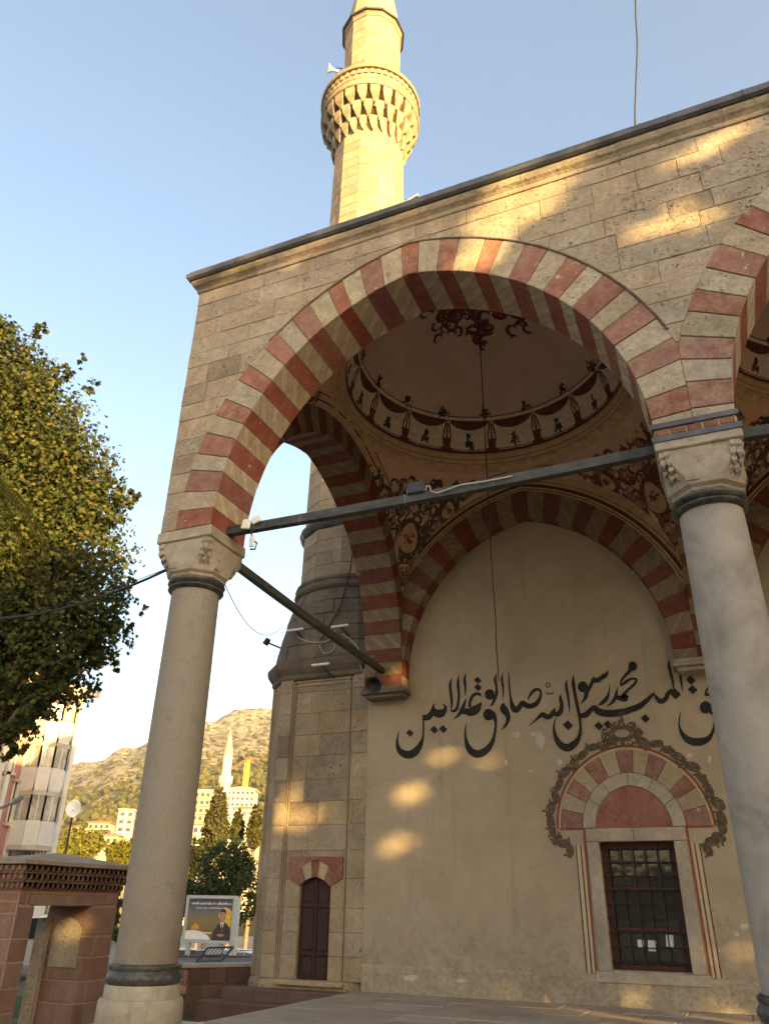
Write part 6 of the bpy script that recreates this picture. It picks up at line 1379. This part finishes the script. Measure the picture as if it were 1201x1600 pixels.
# small distant minaret
c = atd((351, 1232), 150); k = (c-Vector(CP)).dot(CF)/FPX; fm = thing('distant_minaret', 'small white distant minaret with pointed grey cone', 'minaret', (c.x, c.y, ground_z(c.x, c.y)))
cz = lambda py: atd((351, py), 150).z
mb = MB(); mb.lathe([(7.2*k, ground_z(c.x, c.y)-1), (7.2*k, cz(1178))], 12, (c.x, c.y)); obj('shaft', mb, M['hwhite'], fm); mb = MB(); mb.lathe([(7*k, cz(1232)), (11*k, cz(1222)), (11*k, cz(1213)), (7*k, cz(1213))], 12, (c.x, c.y)); obj('balcony', mb, M['hwhite'], fm); mb = MB(); mb.lathe([(8.4*k, cz(1179)), (7.5*k, cz(1174)), (.3*k, cz(1138))], 12, (c.x, c.y)); obj('cone', mb, flat('cone_lead', (.30,.28,.22,1), .6), fm)
# tower crane
c = atd((381, 1250), 235); k = (c-Vector(CP)).dot(CF)/FPX; cr = thing('tower_crane', 'yellow tower crane over the unfinished building', 'crane', (c.x, c.y, ground_z(c.x, c.y))); M['cryel'] = flat('crane_yellow', (.62,.38,.05,1), .6); M['crred'] = flat('crane_red', (.42,.10,.05,1), .6)
zt3 = atd((381, 1188), 235).z; hw_ = 2.6*k; r = Vector((CR.x, CR.y, 0)).normalized()
for sx in (-1, 1):
    for sy in (-1, 1): mb = MB(); mb.tube([(c.x+sx*hw_, c.y+sy*hw_, ground_z(c.x, c.y)), (c.x+sx*hw_, c.y+sy*hw_, zt3)], .8*k, 4); obj('mast_leg', mb, M['cryel'], cr)
zz_ = c.z-6; i = 0
while zz_ < zt3: mb = MB(); s = 1 if i % 2 else -1; mb.tube([(c.x-s*hw_, c.y-hw_, zz_), (c.x+s*hw_, c.y-hw_, zz_+2*hw_)], .5*k, 4); mb.tube([(c.x+hw_, c.y-s*hw_, zz_), (c.x+hw_, c.y+s*hw_, zz_+2*hw_)], .5*k, 4); obj('lacing', mb, M['cryel'], cr); zz_ += 2*hw_; i += 1
tip = atd((352, 1208), 215); cb = atd((389, 1186), 239)
mb = MB(); pj = Vector((c.x, c.y, zt3)); mb.tube([pj, tip], .9*k, 4); mb.tube([pj+Vector((0, 0, 3*k)), tip], .5*k, 4); obj('jib', mb, M['crred'], cr); mb = MB(); mb.tube([pj, cb], 1.2*k, 4); mb.cbox(tuple(cb-Vector((1, 1, 1.2))), tuple(cb+Vector((1, 1, .4))), .1); obj('counter_jib', mb, M['crred'], cr)
# satellite dish
c = atd((115, 1265), 44); k = (c-Vector(CP)).dot(CF)/FPX; sd = thing('satellite_dish', 'white satellite dish on a mast beside the apartment block', 'satellite dish', (c.x, c.y, ground_z(c.x, c.y))); q = Vector((.6, -.75, .25)).to_track_quat('Z', 'Y')
mb = MB(); R_ = 14*k; mb.lathe([(.02, 0), (R_*.5, .03), (R_*.85, .10), (R_, .16), (R_*1.0, .18), (R_*.85, .13), (.02, .03)], 24); mb.v = [tuple(c+q @ Vector((v[0]*.78, v[1], v[2]))) for v in mb.v]; obj('dish', mb, M['white'], sd, True); mb = MB(); mb.tube([c, c+q @ Vector((0, -.2, .4))], .015, 5); obj('feed_arm', mb, M['iron'], sd); mb = MB(); mb.tube([c-q @ Vector((0, 0, .05)), Vector((c.x-.1, c.y+.1, ground_z(c.x, c.y)))], .05, 6); obj('mast', mb, M['iron'], sd)
# street lamp at the left edge
h_ = atd((35, 1246), 22); b0 = atd((-45, 1290), 22); sl = thing('street_lamp', 'grey street lamp reaching in front of the apartment block', 'street lamp', (b0.x, b0.y, -.6))
mb = MB(); mb.tube([(b0.x, b0.y, -.7), (b0.x, b0.y, b0.z-.4), b0, b0+(h_-b0)*.3+Vector((0, 0, .06)), h_-(h_-b0).normalized()*.25], [.08, .06, .05, .04, .03], 8); obj('pole', mb, M['steel'], sl); mb = MB(); d_ = (h_-b0).normalized(); mb.tube([h_-d_*.3, h_-d_*.2, h_, h_+d_*.06], [.03, .07, .06, .02], 8); obj('lamp_head', mb, M['steel'], sl)
# ================================================================== evening haze
hz = MB(); hz.box((-6500, -6500, -8), (6500, 6500, 430))
hm = bpy.data.materials.new('haze'); hm.use_nodes = True; ht = hm.node_tree; ht.nodes.remove(ht.nodes['Principled BSDF'])
pv = ht.nodes.new('ShaderNodeVolumePrincipled'); pv.inputs['Color'].default_value = (.95, .93, .9, 1); pv.inputs['Density'].default_value = .00011; pv.inputs['Anisotropy'].default_value = .2
ht.links.new(pv.outputs[0], ht.nodes['Material Output'].inputs['Volume'])
obj('haze', hz, hm, None, kind='stuff', label='thin warm evening haze over the town and mountain', cat='haze')
# ================================================================== street trees behind the camera that shade the portico
S3 = np.array(SD); perp = np.array((math.cos(SUN_AZ+PI)*1.0, -math.sin(SUN_AZ+PI), 0)); perp = np.array((-SD.y, SD.x, 0))/math.hypot(SD.x, SD.y)
BEAMS = []                                   # holes cut through the crowns so sun reaches chosen places: (lit place, radius)
def gap(q, ax, val, r): BEAMS.append((np.array(onp(q, ax, val)), r))
for q, r in (((790, 310), .22), ((815, 330), .22), ((775, 345), .16), ((845, 300), .18), ((870, 285), .12), ((752, 400), .14), ((760, 380), .12)): gap(q, 1, -W, r*.8+.22)
for q, r in (((1010, 352), .09), ((1040, 335), .11), ((1070, 318), .10), ((1100, 345), .09), ((1075, 360), .07), ((1125, 330), .06), ((1000, 380), .07), ((1060, 250), .09), ((1085, 240), .08), ((1110, 225), .07), ((1030, 265), .07), ((960, 372), .06), ((1105, 610), .07)): gap(q, 1, -W, r*.75+.13)
for q, r in (((645, 1241), .32), ((614, 1322), .30), ((690, 1180), .25), ((757, 1186), .22), ((740, 1021), .17), ((800, 1015), .14), ((590, 1165), .16), ((628, 1085), .17)): gap(q, 1, D, r)
for q, r in (((445, 1272), .22), ((472, 1278), .2), ((452, 1235), .08)): gap(q, 1, FY, r*.9+.17)
gap((624, 1050), 1, 6.0, .24); gap((627, 1062), 0, .4, .2)
gap((118, 1452), 1, DY1, .25); gap((100, 1458), 1, DY1, .25); gap((135, 1448), 1, DY1, .22); gap((15, 1455), 1, GY, .16)
def keepf(P):
    k = np.ones(len(P), bool)
    for p, r in BEAMS:
        w = P-p; t = w@S3; d = np.linalg.norm(w-t[:, None]*S3[None, :], axis=1); k &= d > r
    return k
ctr = np.array((3.0, 0, 0))
for i, (u, dist, zc, rx, rz) in enumerate(((-8.5, 30, 6.3, 3.8, 5.2), (-1.2, 26, 8.6, 4.2, 5.2), (3.2, 28, 9.4, 4.4, 6.8), (7.6, 26, 9.4, 4.4, 6.8), (1.0, 32, 8.6, 3.6, 5.2), (12.5, 28, 9.0, 4.6, 6.6))):
    c = ctr+perp*u+np.array((SD.x, SD.y, 0))/math.hypot(SD.x, SD.y)*dist
    bl = []
    for k in range(26):
        d = rng.normal(size=3); d /= np.linalg.norm(d); bl.append((np.array((c[0]+d[0]*rx*.68, c[1]+d[1]*rx*.68, zc+d[2]*rz*.68)), rng.uniform(1.7, 2.4)))
    bl.append((np.array((c[0], c[1], zc)), 3.4))
    tree('street_tree', 'dense street tree across the square from the portico', (c[0], c[1], -.6), bl, 19000, .52, M['dkleaf'], OVAL, .35, 'street trees across the square', keepf=keepf, limbs=False)
